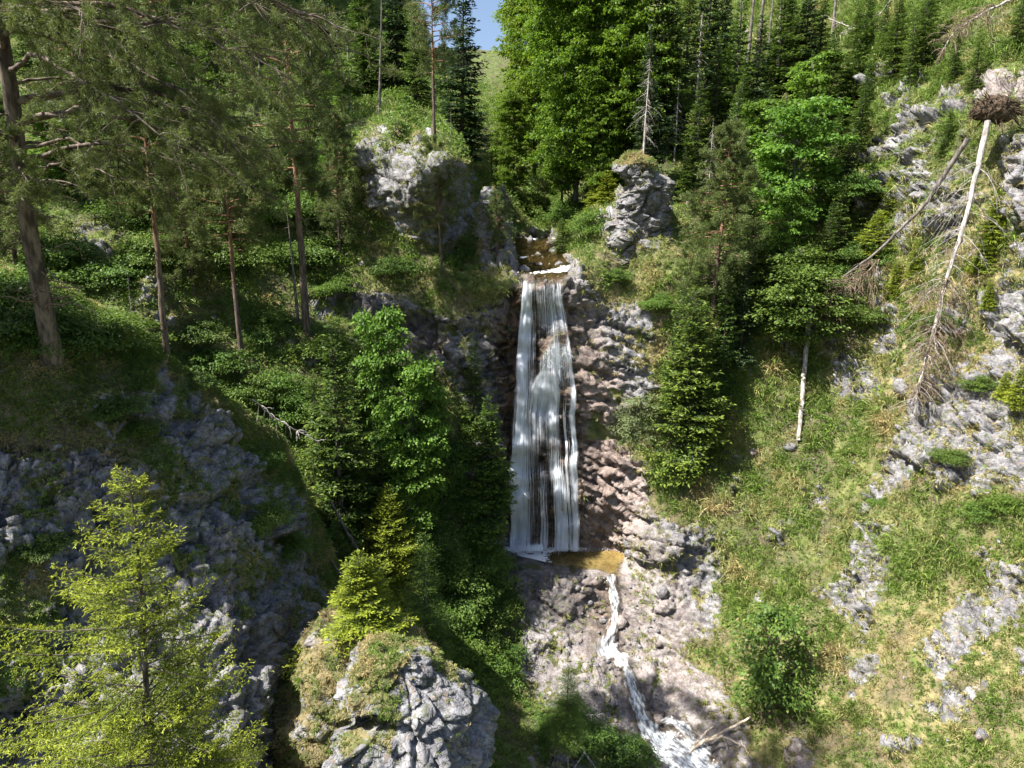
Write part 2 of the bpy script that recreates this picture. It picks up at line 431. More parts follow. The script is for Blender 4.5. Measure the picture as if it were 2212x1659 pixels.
WET_DARK = [
 [(1055,700),(1110,610),(1225,600),(1245,700),(1262,900),(1262,1195),(1090,1195),(1075,1000),(1062,850)],
 [.8,(1300,1230),(1345,1240),(1350,1340),(1345,1420),(1400,1520),(1450,1580),(1400,1600),(1340,1450),(1260,1390),(1290,1330)],
 [.5,(1100,1230),(1290,1240),(1300,1370),(1200,1350),(1120,1300)],
 [.9,(1110,500),(1190,500),(1240,600),(1110,600)],
 [.32,(1255,620),(1300,700),(1330,830),(1320,900),(1350,960),(1330,1150),(1262,1190),(1255,900)],
 [.55,(700,640),(860,670),(960,700),(990,800),(860,760)]]  # last polygon darkens and smooths the cliff left of the fall
DRY = [[.62,(1560,1350),(1900,1300),(2240,1100),(2240,1720),(1560,1720)],[.7,(1250,540),(1450,560),(1450,1150),(1300,900)],[.2,(1560,680),(1900,700),(1900,1300),(1600,1300)],
       [.75,(1400,1000),(1500,1040),(1560,1500),(1440,1400)],[.5,(760,540),(1120,560),(1100,700),(760,660)],[.8,(1900,500),(2240,300),(2240,1100),(1900,1100)],[.6,(390,640),(520,620),(560,780),(420,800)]]
rock = mask(U, V, ROCK, 5)
pink = mask(U, V, PINK, 7); wet = mask(U, V, WET_DARK, 5); dry = mask(U, V, DRY, 16)
nz = fbm(P0, 2.2, 5, 5)
steep = 1 - np.abs(gridnormal(P0)[..., 2])
right = np.clip((U - 1400) / 500, 0, 1)
extra = np.clip((fbm(P0, 1.7, 4, 33) - .56) * 6, 0, 1) * (.25 + .72 * right)
rock = np.clip(np.maximum(rock + (nz - .5) * .9 * (rock > .02), extra * (V > 150)), 0, 1)
grassy_hole = np.clip((fbm(P0, 1.3, 4, 36) - .55) * 8, 0, 1)
rock = rock * (1 - .8 * grassy_hole * (1 - inpoly(U, V, [(785,300),(860,300),(1030,360),(1030,540),(880,545),(780,420)]) * .8) * (1 - wet) * (1 - np.clip(pink * 1.4 * (V > 950), 0, 1)))
rock = np.maximum(rock, mask(U, V, [[.95,(800,400),(850,340),(1000,400),(1000,510),(900,515),(850,480)],[.95,(2110,620),(2240,600),(2240,770),(2130,740)],[.9,(2150,300),(2240,300),(2240,520),(2170,480)],[.9,(1200,560),(1262,570),(1262,600),(1210,600)]], 4))
rock = rock * (1 - .55 * mask(U, V, [[(770,240),(1040,240),(1040,360),(770,330)]], 6) * np.clip((fbm(P0, .9, 4, 901) - .40) * 7, 0, 1))
soil = np.clip((fbm(P0, 1.6, 3, 44) - .5) * 5, 0, 1) * .7
N0 = gridnormal(P0)
rd, crk = rockdisp(P0)
rock = rock * (1 - .55 * crk * (1 - wet) * (1 - .7 * pink))
inpool = mask(U, V, [[(1100,1176),(1355,1176),(1352,1205),(1320,1240),(1130,1240),(1100,1205)]], 2)
instream = mask(U, V, [[(1110,505),(1190,505),(1235,560),(1250,603),(1112,603)]], 2)
k = np.clip((rock - .3) * 3, 0, 1)
fallm = mask(U, V, [[(1100,598),(1235,598),(1262,1180),(1090,1180)]], 4)
k = np.clip((rock - .3) * 3, 0, 1)
slab = mask(U, V, [[(775,290),(860,255),(1030,340),(1030,540),(880,545),(780,420)]], 6)
strm = mask(U, V, [[(1225,600),(1450,640),(1450,1000),(1640,1450),(1640,1700),(1250,1700),(1080,1300),(1080,1190),(1262,1190)]], 8)
tv = P0 @ np.array([.35, .25, 1.0]) + .5 * fbm(P0, 2.2, 4, 610)
lay = worley(np.stack([P0[..., 0] * .45 + tv * .2, P0[..., 1] * .45, tv * 1.9], -1) + .6 * fbm(P0, 1.5, 3, 640)[..., None], 1.25, 650)
lowr = np.clip((V - 1200) / 60, 0, 1)
strata = .62 * (1 - .45 * lowr) * lay[0] + lowr * (1.9 * (fbm(P0, 3.4, 2, 680) - .5) - .22 * np.clip(1 - worley(P0 + .9 * fbm(P0, 1.8, 3, 690)[..., None], 3.0, 695)[1] / .07, 0, 1)) - .18 * np.clip(1 - lay[1] / .12, 0, 1) + .75 * (1 - .1 * lowr) * (fbm(P0 * [.6, .6, 1.3], 1.6, 5, 620) - .5)
ribs = fbm(P0 * [1, 1, .38], 1.5, 4, 660) - .5
rd = rd * (1 - .62 * slab) * (1 - (.55 + .12 * lowr) * strm) + strata * strm * (1 - .35 * lowr * strm) + 1.5 * ribs * right
k = np.clip((rock - .3) * 3, 0, 1)
disp = ((rd + .28) * (1 - .45 * fallm) * k + turfdisp(P0) * (1 - k)) * (1 - .93 * inpool) * (1 - .8 * instream) - .35 * inpool - .28 * instream
far = np.clip(Y0 / 45, .6, 1.8)
P1 = P0 + N0 * (disp * far)[..., None]
# sky shows over the saddle of the far ridge: the hillside ends there
ridge = np.interp(U, [-900, 500, 800, 930, 1130, 1300, 1600, 3100], [-600, -600, -260, 100, 110, -200, -600, -600])
keep = (V > ridge)
fa = gridfaces(*U.shape)
kf = keep.ravel()[fa].all(1); fa = fa[kf]
hill = build('hillside_terrain', P1, fa, M['terrain'], attrs=dict(rock=rock, wet=wet, pink=pink, dry=dry, soil=soil), smooth=False)
tag(hill, kind='structure')
def lookup(P, u, v, us_=us, vs_=vs):
    i = np.clip(np.searchsorted(vs_, v) - 1, 0, len(vs_) - 2); j = np.clip(np.searchsorted(us_, u) - 1, 0, len(us_) - 2)
    a = ((np.asarray(u) - us_[j]) / (us_[j + 1] - us_[j])); b = ((np.asarray(v) - vs_[i]) / (vs_[i + 1] - vs_[i]))
    if P.ndim == 3: a = np.asarray(a)[..., None]; b = np.asarray(b)[..., None]
    return (P[i, j] * (1 - a) + P[i, j + 1] * a) * (1 - b) + (P[i + 1, j] * (1 - a) + P[i + 1, j + 1] * a) * b
def ground(u, v): return lookup(P1, u, v)

# ---------------------------------------------------------------- knoll with the near cliff, left
KN = [(-700,450,25),(-600,800,18),(-600,1500,12),(-600,2400,9),(0,560,27),(0,690,23),(0,750,21.5),(110,700,23.4),(110,765,21.8),(0,900,20.3),(0,1200,17.8),(0,1659,14.8),
 (200,660,26.4),(200,790,22.6),(200,1000,20.9),(200,1400,17.6),(360,768,25),(350,850,23.4),(400,1000,22),(400,1300,19.4),(450,1659,16.2),(500,870,26.2),(500,1000,24),
 (550,1200,22),(550,1500,19),(600,930,27.6),(650,1050,28),(620,1200,24.5),(690,1150,28),(700,1300,26),(650,1400,22.5),(740,1260,30),(740,1500,27),(800,2400,18),(300,2400,10.0),(300,1800,14.3),(430,850,25)]
fk = rbf(KN)
ku = np.r_[np.arange(-700, -20, 14), np.arange(-20, 780, 3.2), np.arange(780, 900, 8)]
vt = np.interp(ku, [-700,0,120,200,290,360,430,500,560,610,650,680,710,745,800,860,900], [440,560,612,648,702,766,812,860,900,945,1035,1110,1180,1265,1400,1620,2100])
vt = vt + 9 * (vnoise(np.c_[ku / 26, ku * 0, ku * 0], 1, 3) - .5) * 2
tt = np.concatenate([np.linspace(0, 1, 330) ** 1.15])
KV = vt[None] + (2400 - vt[None]) * tt[:, None] * np.ones((1, len(ku)))
KV = np.where(tt[:, None] < 1, vt[None] + tt[:, None] * (2400 - vt[None]), 2400)
KU = np.broadcast_to(ku[None], KV.shape)
KP = at(KU, KV, fk(KU, KV))
# back of the knoll: runs away and down behind the skyline
nb = 26
back = []
for i in range(nb, 0, -1):
    s = i / nb * 11
    sl0 = KP[0][:, 2] / KP[0][:, 1]
    back.append(KP[0] + np.stack([KP[0][:, 0] / KP[0][:, 1] * s, 0 * ku + s, (sl0 - .16) * s - .03 * s * s + .0 * ku], -1))
KP = np.concatenate([np.array(back), KP]); KUf = np.concatenate([np.broadcast_to(ku[None], (nb, len(ku))), KU]); KVf = np.concatenate([np.broadcast_to(vt[None], (nb, len(ku))), KV])
isback = np.arange(KP.shape[0])[:, None] < nb
gk = gridnormal(KP)
gk = np.where(isback[..., None], np.array([0, .1, 1.]), gk); gk = nrm(gk)
bl = np.clip(fbm(KP, 2.6, 5, 205), 0, 1)
dv = KVf - np.interp(KUf, ku, vt)
kr = mask(KUf, KVf, [[(340,770),(400,830),(470,900),(560,1000),(640,1100),(700,1250),(760,1400),(900,2400),(-700,2400),(-700,980),(0,960),(180,980),(260,900),(340,900)]], 5)
kr2 = mask(KUf, KVf, [[.75,(100,840),(350,840),(350,940),(100,940)],[(350,800),(400,830),(430,900),(470,1010),(520,1100),(430,1120),(350,1000)],[.8,(640,1040),(680,1110),(690,1230),(640,1180)]], 4)
kr = np.maximum(kr * 1.15, kr2)
patch = np.clip((fbm(KP, 1.2, 5, 210) - .53) * 9, 0, 1)
gstripe = mask(KUf, KVf, [[.25,(430,900),(500,960),(600,1060),(690,1200),(740,1330),(620,1300),(560,1150),(470,1020)],[.7,(-700,1180),(150,1200),(140,1300),(100,1420),(0,1480),(-700,1500)],[.6,(240,900),(340,880),(380,980),(250,1000)],[.6,(540,1000),(600,960),(660,1100),(580,1120)]], 6)
krock = np.clip(kr * 1.1 + (bl - .5) * 1.0, 0, 1) * (1 - .5 * patch) * (1 - .8 * gstripe)
krock = np.where(isback, 0, krock)
ksoil = np.clip(mask(KUf, KVf, [[(-700,760),(120,760),(360,790),(350,1000),(250,1030),(0,1080),(-700,1080)]], 12) * 1.1 * (bl + .3), 0, 1)
kd, kc = rockdisp(KP + 50)
kc2 = worley(KP * [1, 1, 1.2] + .35 * (fbm(KP, .8, 3, 700)[..., None]), 1.15, 710)[1]
krock = krock * (1 - .25 * kc) * (1 - .4 * np.clip(1 - kc2 / .09, 0, 1))
kk = np.clip((krock - .3) * 3, 0, 1)
edge = np.clip(dv / 25, .25, 1)
KP1 = KP + gk * (((kd * .72 + .5 * (fbm(KP, 2.4, 3, 730) - .5) - .16 * np.clip(1 - kc2 / .2, 0, 1)) * kk + turfdisp(KP + 50) * .8 * (1 - kk)) * edge)[..., None]
kn = build('cliff_knoll', KP1, gridfaces(*KUf.shape), M['terrain'], attrs=dict(rock=krock, wet=krock * 0, pink=krock * 0, dry=.25 + 0 * krock, soil=ksoil))
tag(kn, kind='structure')
def kground(u, v):
    j = int(np.clip(np.searchsorted(ku, u) - 1, 0, len(ku) - 2))
    col = KVf[nb:, j]; i = int(np.clip(np.searchsorted(col, v) - 1, 0, len(col) - 2))
    return KP1[nb + i, j]

# ---------------------------------------------------------------- ring-built rocks (closed, round bodies)
def ringrock(name, rows, Yc, half, amp, rockf, seed, mat=M['terrain'], nth=260, nrow=220, pinkv=0.0, dryv=.6, soilv=.3, lean=0.0, topflat=True):
    rows = np.array(rows, float); vv = np.linspace(rows[0, 0], rows[-1, 0], nrow)
    L = np.interp(vv, rows[:, 0], rows[:, 1]); R = np.interp(vv, rows[:, 0], rows[:, 2])
    th = np.linspace(0, 2 * np.pi, nth, endpoint=False)
    cen = at((L + R) / 2, vv, Yc + lean * (rows[0, 0] - vv) / 100)
    a = (R - L) / 2 / F * Yc / CP
    b = half * np.clip(a / a.max(), .12, 1) ** .8
    sx = np.sign(np.cos(th)) * np.abs(np.cos(th)) ** .85; sy = np.sign(np.sin(th)) * np.abs(np.sin(th)) ** .85
    P = cen[:, None] + np.stack([a[:, None] * sx[None], -b[:, None] * sy[None], 0 * a[:, None] * th[None]], -1)
    cap = []
    for s in (.05, .3, .55, .8): cap.append(cen[0] + (P[0] - cen[0]) * s + np.array([0, 0, .35 * a[0] * (1 - s * s)]))
    P = np.concatenate([np.array(cap), P])
    out = nrm(np.stack([sx, -sy, 0 * sx], -1))[None] * np.ones((P.shape[0], 1, 1))
    out[:4, :, 2] += 1.2; out[4:14, :, 2] += np.linspace(1, 0, 10)[:, None]; out = nrm(out)
    d, _ = rockdisp(P + seed * 13.7)
    bl = fbm(P + seed * 9, 1.1, 5, seed)
    vrow = np.r_[[vv[0]] * 4, vv]
    rk = np.clip(rockf(out[..., 2], (vrow[:, None] - vv[0]) / (vv[-1] - vv[0]) + 0 * P[..., 0], P, bl, cen), 0, 1)
    P1_ = P + out * (d * amp)[..., None]
    o = build(name, P1_, gridfaces(P.shape[0], nth, True), mat, attrs=dict(rock=rk, wet=rk * 0, pink=pinkv + 0 * rk, dry=dryv + 0 * rk, soil=soilv + 0 * rk))
    return o, P1_, rk
M['stone'] = mat_terrain('boulder limestone', (.32, .32, .335), (.09, .09, .10))
def rk_boulder(nz_, t, P, bl, cen):
    top = np.clip(1 - t / .21, 0, 1) * np.exp(-((P[..., 0] - cen[5, 0] + .1) / 1.15) ** 2)
    band = np.clip((fbm(P, .9, 4, 91) - .5) * 7, 0, 1) * np.clip(1.2 - t * 2.0, 0, 1)
    return 1.0 - 1.15 * top - .55 * band + (bl - .5) * .6
boulder, BP, Brk = ringrock('boulder', [(1392,790,850),(1412,765,925),(1440,748,965),(1480,740,1000),(1540,722,1043),(1600,702,1055),(1659,690,1040),(1750,670,1010),(2100,600,980)],
    17.5, 2.2, .74, rk_boulder, 3, M['stone'], nth=420, nrow=360)
tag(boulder, 'big pale grey limestone boulder with mossy green crown at the bottom edge', 'boulder')
spur, SPP, Srk = ringrock('rocky_spur', [(1345,700,860),(1375,665,905),(1420,640,960),(1500,595,1000),(1600,578,1010),(1700,560,1020),(2100,500,1050)],
    20.4, 2.6, .35, lambda a, t, P, bl, cen: .08 + (bl - .42) * 1.5, 5, nth=300, nrow=200)
tag(spur, kind='structure')
pin, PPp, Prk = ringrock('rock_pinnacle', [(345,1352,1372),(356,1336,1400),(372,1334,1430),(392,1342,1446),(402,1356,1450),(430,1345,1452),(470,1328,1450),(500,1326,1446),(540,1304,1446),(600,1268,1448)],
    46.5, 1.7, .6, lambda a, t, P, bl, cen: .95 - .9 * np.clip(1 - t / .1, 0, 1) + (bl - .5) * .5, 8)
tag(pin, 'tall pale rock pinnacle with a knobbly head right of the stream', 'rock')
spi, SIp, Sik = ringrock('rock_spire', [(418,1046,1066),(440,1038,1082),(480,1034,1092),(520,1030,1104),(570,1028,1116),(620,1024,1120)],
    45.2, .9, .4, lambda a, t, P, bl, cen: .8 + (bl - .5) * .9, 12, nth=160, nrow=130)
tag(spi, 'slender grey rock spire beside the top of the waterfall, left bank', 'rock')

g = 900
gv = np.array([[-g, -g, -34.], [g, -g, -34.], [g, g, -34.], [-g, g, -34.]])  # unseen flat sheet, added to stop sky light from below
gr = build('added_ground', gv, [[0, 1, 2, 3]], M['terrain'], attrs=dict(rock=np.zeros(4), wet=np.zeros(4), pink=np.zeros(4), dry=np.zeros(4) + .3, soil=np.zeros(4)))
tag(gr, kind='structure')
# ================================================================ TREES
def curve(p0, d, L, n=8, sag=0.0, wob=0.0):
    """points of a limb leaving p0 along d, bending by sag (down > 0)"""
    t = np.linspace(0, 1, n)[:, None]; d = nrm(np.asarray(d, float))
    p = np.asarray(p0, float) + d * L * t + np.array([0, 0, -1.]) * sag * L * t ** 2
    if wob:
        w = np.cumsum(rng.normal(size=(n, 3)) * wob * L / n, 0); w -= w[0]; p = p + w
    return p
def trunkpts(H, n=14, wob=.015):
    t = np.linspace(0, 1, n)
    w = np.cumsum(rng.normal(size=(n, 2)) * wob * H / n, 0); w -= w[0]
    return np.c_[w * .9, t * H - .25 * (t == 0)]
def spruce(H=12., R=2.4, z0=.08, step=.26, nb=6, sl=.30, sw=.085, gap=.12, droop=.28, tipf=.55, power=.85, dens=1.0, rt=None, twig=.42, tube_b=True):
    tr, cr = Acc(), Acc()
    tp = trunkpts(H); rt = rt or H * .012
    tube(tr, tp, rt * (1.15 - np.linspace(0, 1, len(tp)) ** 1.1 * 1.12), 8, .15)
    z = H * z0; wph = rng.random() * 6
    while z < H * .985:
        f = z / H
        env = R * (1 - f) ** power * (1 if f > .2 else .75 + f * 1.25)
        n = nb if f < .9 else 4
        a0 = rng.random() * 6.28
        for b in range(n):
            if rng.random() < gap: continue
            az = a0 + b / n * 6.28 + rng.normal() * .25
            Lb = env * (rng.uniform(.5, 1.15)) * (1 + .25 * math.sin(2 * az + wph + z * .9) + .18 * math.sin(az + 2.3 * z * 6 / H + wph)) + .12
            up = .75 * f ** 2 * 1.2 + .12 - .25 * (1 - f)
            p0 = np.array([np.interp(z, tp[:, 2], tp[:, 0]), np.interp(z, tp[:, 2], tp[:, 1]), z + rng.normal() * step * .3])
            d = np.array([math.cos(az), math.sin(az), up])
            m = max(4, int(Lb / .35)); t = np.linspace(0, 1, m)[:, None]
            bp = p0 + nrm(d) * Lb * t + np.array([0, 0, -1.]) * Lb * (droop * (1 - .6 * f)) * (t ** 1.5 - .75 * t ** 3)
            if tube_b and Lb > .5: tube(tr, bp, np.linspace(rt * .22, rt * .05, m), 3)
            # side twigs
            st = twig * .30
            s = np.arange(.12, 1.0, st / Lb) if Lb > .3 else np.array([.3, .7])
            s = np.repeat(s, 2); side = np.tile([1, -1], len(s) // 2)
            base = np.stack([np.interp(s, t[:, 0], bp[:, i]) for i in range(3)], -1)
            tl = (Lb * .42 * (1 - s) ** .7 * (.35 + .65 * np.minimum(1, s * 3)) + .12) * rng.uniform(.7, 1.15, len(s))
            ax = nrm(bp[-1] - bp[0]); per = nrm(np.cross(ax, [0, 0, 1.]))
            td = nrm(ax[None] * .75 + per[None] * side[:, None] + rng.normal(size=(len(s), 3)) * .12)
            ns = np.maximum(1, (tl / (sl * .42 / dens)).astype(int))
            idx = np.repeat(np.arange(len(s)), ns)
            k = np.concatenate([np.arange(q) for q in ns]); kk = (k + rng.random(len(k)) * .8) / ns[idx]
            c = base[idx] + td[idx] * (tl[idx] * kk)[:, None] + np.array([0, 0, -1.]) * (.22 * tl[idx] * kk ** 2)[:, None]
            alt = np.where(k % 2 == 0, 1, -1)[:, None]
            per2 = nrm(np.cross(td[idx], [0, 0, 1.]))
            dd = td[idx] + per2 * alt * .75 + rng.normal(size=c.shape) * .28 + np.array([0, 0, .05])
            nn = np.array([0, 0, 1.]) + rng.normal(size=c.shape) * .5
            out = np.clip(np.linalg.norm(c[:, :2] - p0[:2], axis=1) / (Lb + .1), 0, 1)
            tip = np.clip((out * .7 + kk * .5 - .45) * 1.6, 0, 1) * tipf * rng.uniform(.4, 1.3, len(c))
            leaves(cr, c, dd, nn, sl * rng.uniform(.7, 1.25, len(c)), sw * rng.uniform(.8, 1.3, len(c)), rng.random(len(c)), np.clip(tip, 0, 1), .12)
        z += step * rng.uniform(.8, 1.25)
    c = np.array([[0, 0, H - sl * .3]] * 5); leaves(cr, c, rdir(5, 1.6), rdir(5), sl * 1.2, sw, rng.random(5), tipf, 0)
    return tr, cr
def needles(cr, centers, dirs, k, L, Wd, spread=.9, tipf=.4):
    n = len(centers); c = np.repeat(centers, k, 0); d = nrm(np.repeat(dirs, k, 0) + rng.normal(size=(n * k, 3)) * spread)
    c = c - np.repeat(dirs, k, 0) * (rng.random((n * k, 1)) * L * .9)
    r = np.clip(np.repeat(rng.random(n), k) * .6 + rng.random(n * k) * .4, 0, 1)
    leaves(cr, c, d, rdir(n * k), L * rng.uniform(.7, 1.2, n * k), Wd, r, tipf * rng.random(n * k), 0)
def pine(H=14., R=2.6, zc=.45, nb=46, k=11, nl=.26, nw=.035, rt=None, tufts=9, top=1.0, subs=7, zlow=None, lowp=.12, updir=.25):
    tr, cr = Acc(), Acc(); rt = rt or H * .0125
    tp = trunkpts(H * .97, 18, .03); tube(tr, tp, rt * (1.1 - np.linspace(0, 1, len(tp)) * .95), 9, .15)
    P = lambda z: np.array([np.interp(z, tp[:, 2], tp[:, 0]), np.interp(z, tp[:, 2], tp[:, 1]), z])
    for b in range(nb):
        f = b / nb; z = H * (zc + (1 - zc) * f ** .9) * .985
        az = b * 2.4 + rng.normal() * .5
        q = (z / H - zc) / (1 - zc)
        Lb = R * (np.sin(np.pi * (.22 + .72 * q)) ** .8) * rng.uniform(.6, 1.15) + .2
        d = [math.cos(az), math.sin(az), updir + .55 * q ** 2 - .2 * (1 - q)]
        bp = curve(P(z), d, Lb, 8, .12, .12); tube(tr, bp, np.linspace(rt * .30, rt * .08, 8), 4)
        cs, ds = [], []
        for s_ in range(subs):
            s = rng.uniform(.35, 1.0); j = s * 7; i = min(int(j), 6)
            p = bp[i] + (bp[i + 1] - bp[i]) * (j - i)
            dr = nrm(bp[-1] - bp[0]) * .8 + rng.normal(size=3) * .7 + np.array([0, 0, .25])
            L2 = Lb * rng.uniform(.16, .40); sp = curve(p, dr, L2, 5, -.1, .1); tube(tr, sp, [rt * .10, rt * .08, rt * .06, rt * .05, rt * .03], 3)
            m = tufts; t = rng.uniform(.35, 1.05, m)
            c = sp[0] + (sp[-1] - sp[0]) * t[:, None] + rng.normal(size=(m, 3)) * L2 * .20
            cs.append(c); ds.append(nrm(nrm(sp[-1] - sp[0]) + rng.normal(size=(m, 3)) * .6 + [0, 0, .35]))
        needles(cr, np.concatenate(cs), np.concatenate(ds), k, nl, nw)
    # dead lower branches
    z = H * (zlow or zc * .5)
    while z < H * zc:
        az = rng.random() * 6.28; L = R * rng.uniform(.2, .55)
        tube(tr, curve(P(z), [math.cos(az), math.sin(az), -.05 + rng.normal() * .2], L, 6, .1, .25), np.linspace(rt * .16, rt * .03, 6), 3)
        z += H * lowp * rng.uniform(.3, .8)
    return tr, cr
def sprays(cr, cen, outd, size, n, ll, lw, flat=.25, tipf=.5, droop=.3, bend=.15):
    """a leafy spray: n leaves on a drooping dome round cen"""
    m = len(cen); idx = np.repeat(np.arange(m), n)
    a = rng.random(m * n) * 6.28; q = np.sqrt(rng.random(m * n)); sz = np.asarray(size)[idx]
    ox = np.stack([np.cos(a) * q, np.sin(a) * q, 0 * a], -1) * sz[:, None]
    # stretch along the outward direction, thin sideways
    od = outd[idx]; ox = ox + od * ((ox * od).sum(-1, keepdims=True)) * .5
    # fingers: leaves gather on a few twigs
    ox[:, 2] = -droop * q ** 2 * sz + rng.normal(size=m * n) * flat * sz * .5
    c = cen[idx] + ox
    d = nrm(ox * [1, 1, 0] + rng.normal(size=c.shape) * .5 * sz[:, None] + od * .4 * sz[:, None] + [0, 0, -.15])
    nn = np.array([0, 0, 1.]) + rng.normal(size=c.shape) * .45
    r = np.clip(np.repeat(rng.random(m), n) * .6 + rng.random(m * n) * .45, 0, 1)
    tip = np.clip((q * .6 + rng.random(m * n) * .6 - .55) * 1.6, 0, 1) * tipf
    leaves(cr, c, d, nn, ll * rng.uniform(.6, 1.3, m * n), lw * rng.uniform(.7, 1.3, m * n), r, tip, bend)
def broadleaf(H=20., R=6., z0=.15, nsp=200, leaf=.34, lw=.2, n=130, limb=10, size=(.8, 1.7), flat=.2, droop=.35, tipf=.6, shape=1.0, rt=None, lobes=14):
    tr, cr = Acc(), Acc(); rt = rt or H * .014
    tp = trunkpts(H * .9, 14, .05); tube(tr, tp, rt * (1.1 - np.linspace(0, 1, len(tp)) * .98), 9, .12)
    P = lambda z: np.array([np.interp(z, tp[:, 2], tp[:, 0]), np.interp(z, tp[:, 2], tp[:, 1]), z])
    cen, od, sz = [], [], []
    nl_ = lobes; L_ = []
    for i in range(nl_):
        f = .10 + .84 * (i + rng.random() * .8) / nl_; az = i * 2.4 + rng.normal() * .4
        e = R * (max(0, 4 * f * (1 - f)) + .06) ** (.5 * shape)
        q = rng.uniform(.35, .78)
        L_.append((np.array([math.cos(az) * e * q, math.sin(az) * e * q, H * (z0 + (1 - z0) * f)]), (.24 + .26 * math.sin(math.pi * f)) * R * rng.uniform(.8, 1.25)))
    for i in range(nsp):
        c0, r0_ = L_[rng.integers(nl_)]
        d = rdir(1, .55)[0]; p = c0 + d * r0_ * [1, 1, .72] * rng.uniform(.7, 1.05)
        p[2] = min(p[2], H * 1.0)
        o_ = nrm(np.array([p[0], p[1], 0]) + 1e-3)
        cen.append(p); od.append(o_); sz.append(rng.uniform(*size))
    cen = np.array(cen); od = np.array(od, float); sz = np.array(sz)
    sel = rng.permutation(nsp)[:limb * 5]
    for i in sel:
        p = cen[i]; h = max(H * .06, p[2] - np.linalg.norm(p[:2]) * rng.uniform(.5, 1.0))
        b = P(min(h, H * .88)); n_ = 7; t = np.linspace(0, 1, n_)[:, None]
        q = b + (p - b) * t + np.array([0, 0, 1.]) * (np.linalg.norm(p - b) * .10 * np.sin(t * np.pi)); q[1:-1] += rng.normal(size=(n_ - 2, 3)) * .04 * np.linalg.norm(p - b)
        tube(tr, q, np.linspace(rt * rng.uniform(.2, .38), rt * .05, n_), 4)
    sprays(cr, cen, od, sz, n, leaf, lw, flat, tipf, droop)
    return tr, cr
def snag(H=8., nb=60, R=1.6, z0=.1, droopy=.5, rt=None, tw=5, top=1.0, drop=0.0, lo=0):
    tr, cr = Acc(), Acc(); rt = rt or H * .013
    tp = trunkpts(H, 12, .02); tube(tr, tp, rt * (1.1 - np.linspace(0, 1, 12) * .95), 7, .2)
    for i in range(nb):
        f = z0 + (1 - z0) * rng.random() ** 1.0
        if rng.random() < drop: continue
        az = rng.random() * 6.28; L = R * (1 - f * .85) * rng.uniform(.4, 1.1)
        p = np.array([np.interp(f * H, tp[:, 2], tp[:, 0]), np.interp(f * H, tp[:, 2], tp[:, 1]), f * H])
        b = curve(p, [math.cos(az), math.sin(az), .15 - droopy * .4], L, 7, droopy * .7, .12)
        tube(cr, b, np.linspace(rt * .2, rt * .04, 7), 3)
        for j in range(tw):
            k = rng.integers(2, 7); tube(cr, curve(b[k], nrm(b[-1] - b[0]) + rng.normal(size=3) * .7 + [0, 0, -droopy * .5], L * rng.uniform(.15, .4), 4, droopy * .6, .1), np.linspace(rt * .07, rt * .02, 4), 3)
    return tr, cr
def shrub(R=1., n=26, leaf=.14, lw=.09, per=90, tall=.9, tipf=.5, flat=.35, droop=.35):
    tr, cr = Acc(), Acc()
    cen, od, sz = [], [], []
    for i in range(n):
        d = rdir(1, .45)[0]; d[2] = abs(d[2]); q = rng.uniform(.45, 1.0)
        p = d * R * q * [1, 1, tall]; cen.append(p); od.append(nrm(d * [1, 1, .3])); sz.append(R * rng.uniform(.22, .42))
        if i % 2 == 0: tube(tr, curve([0, 0, -.1], p, np.linalg.norm(p), 5, 0, .08), np.linspace(.03 * R, .008 * R, 5), 3)
    sprays(cr, np.array(cen), np.array(od), np.array(sz), per, leaf, lw, flat, tipf, droop)
    return tr, cr

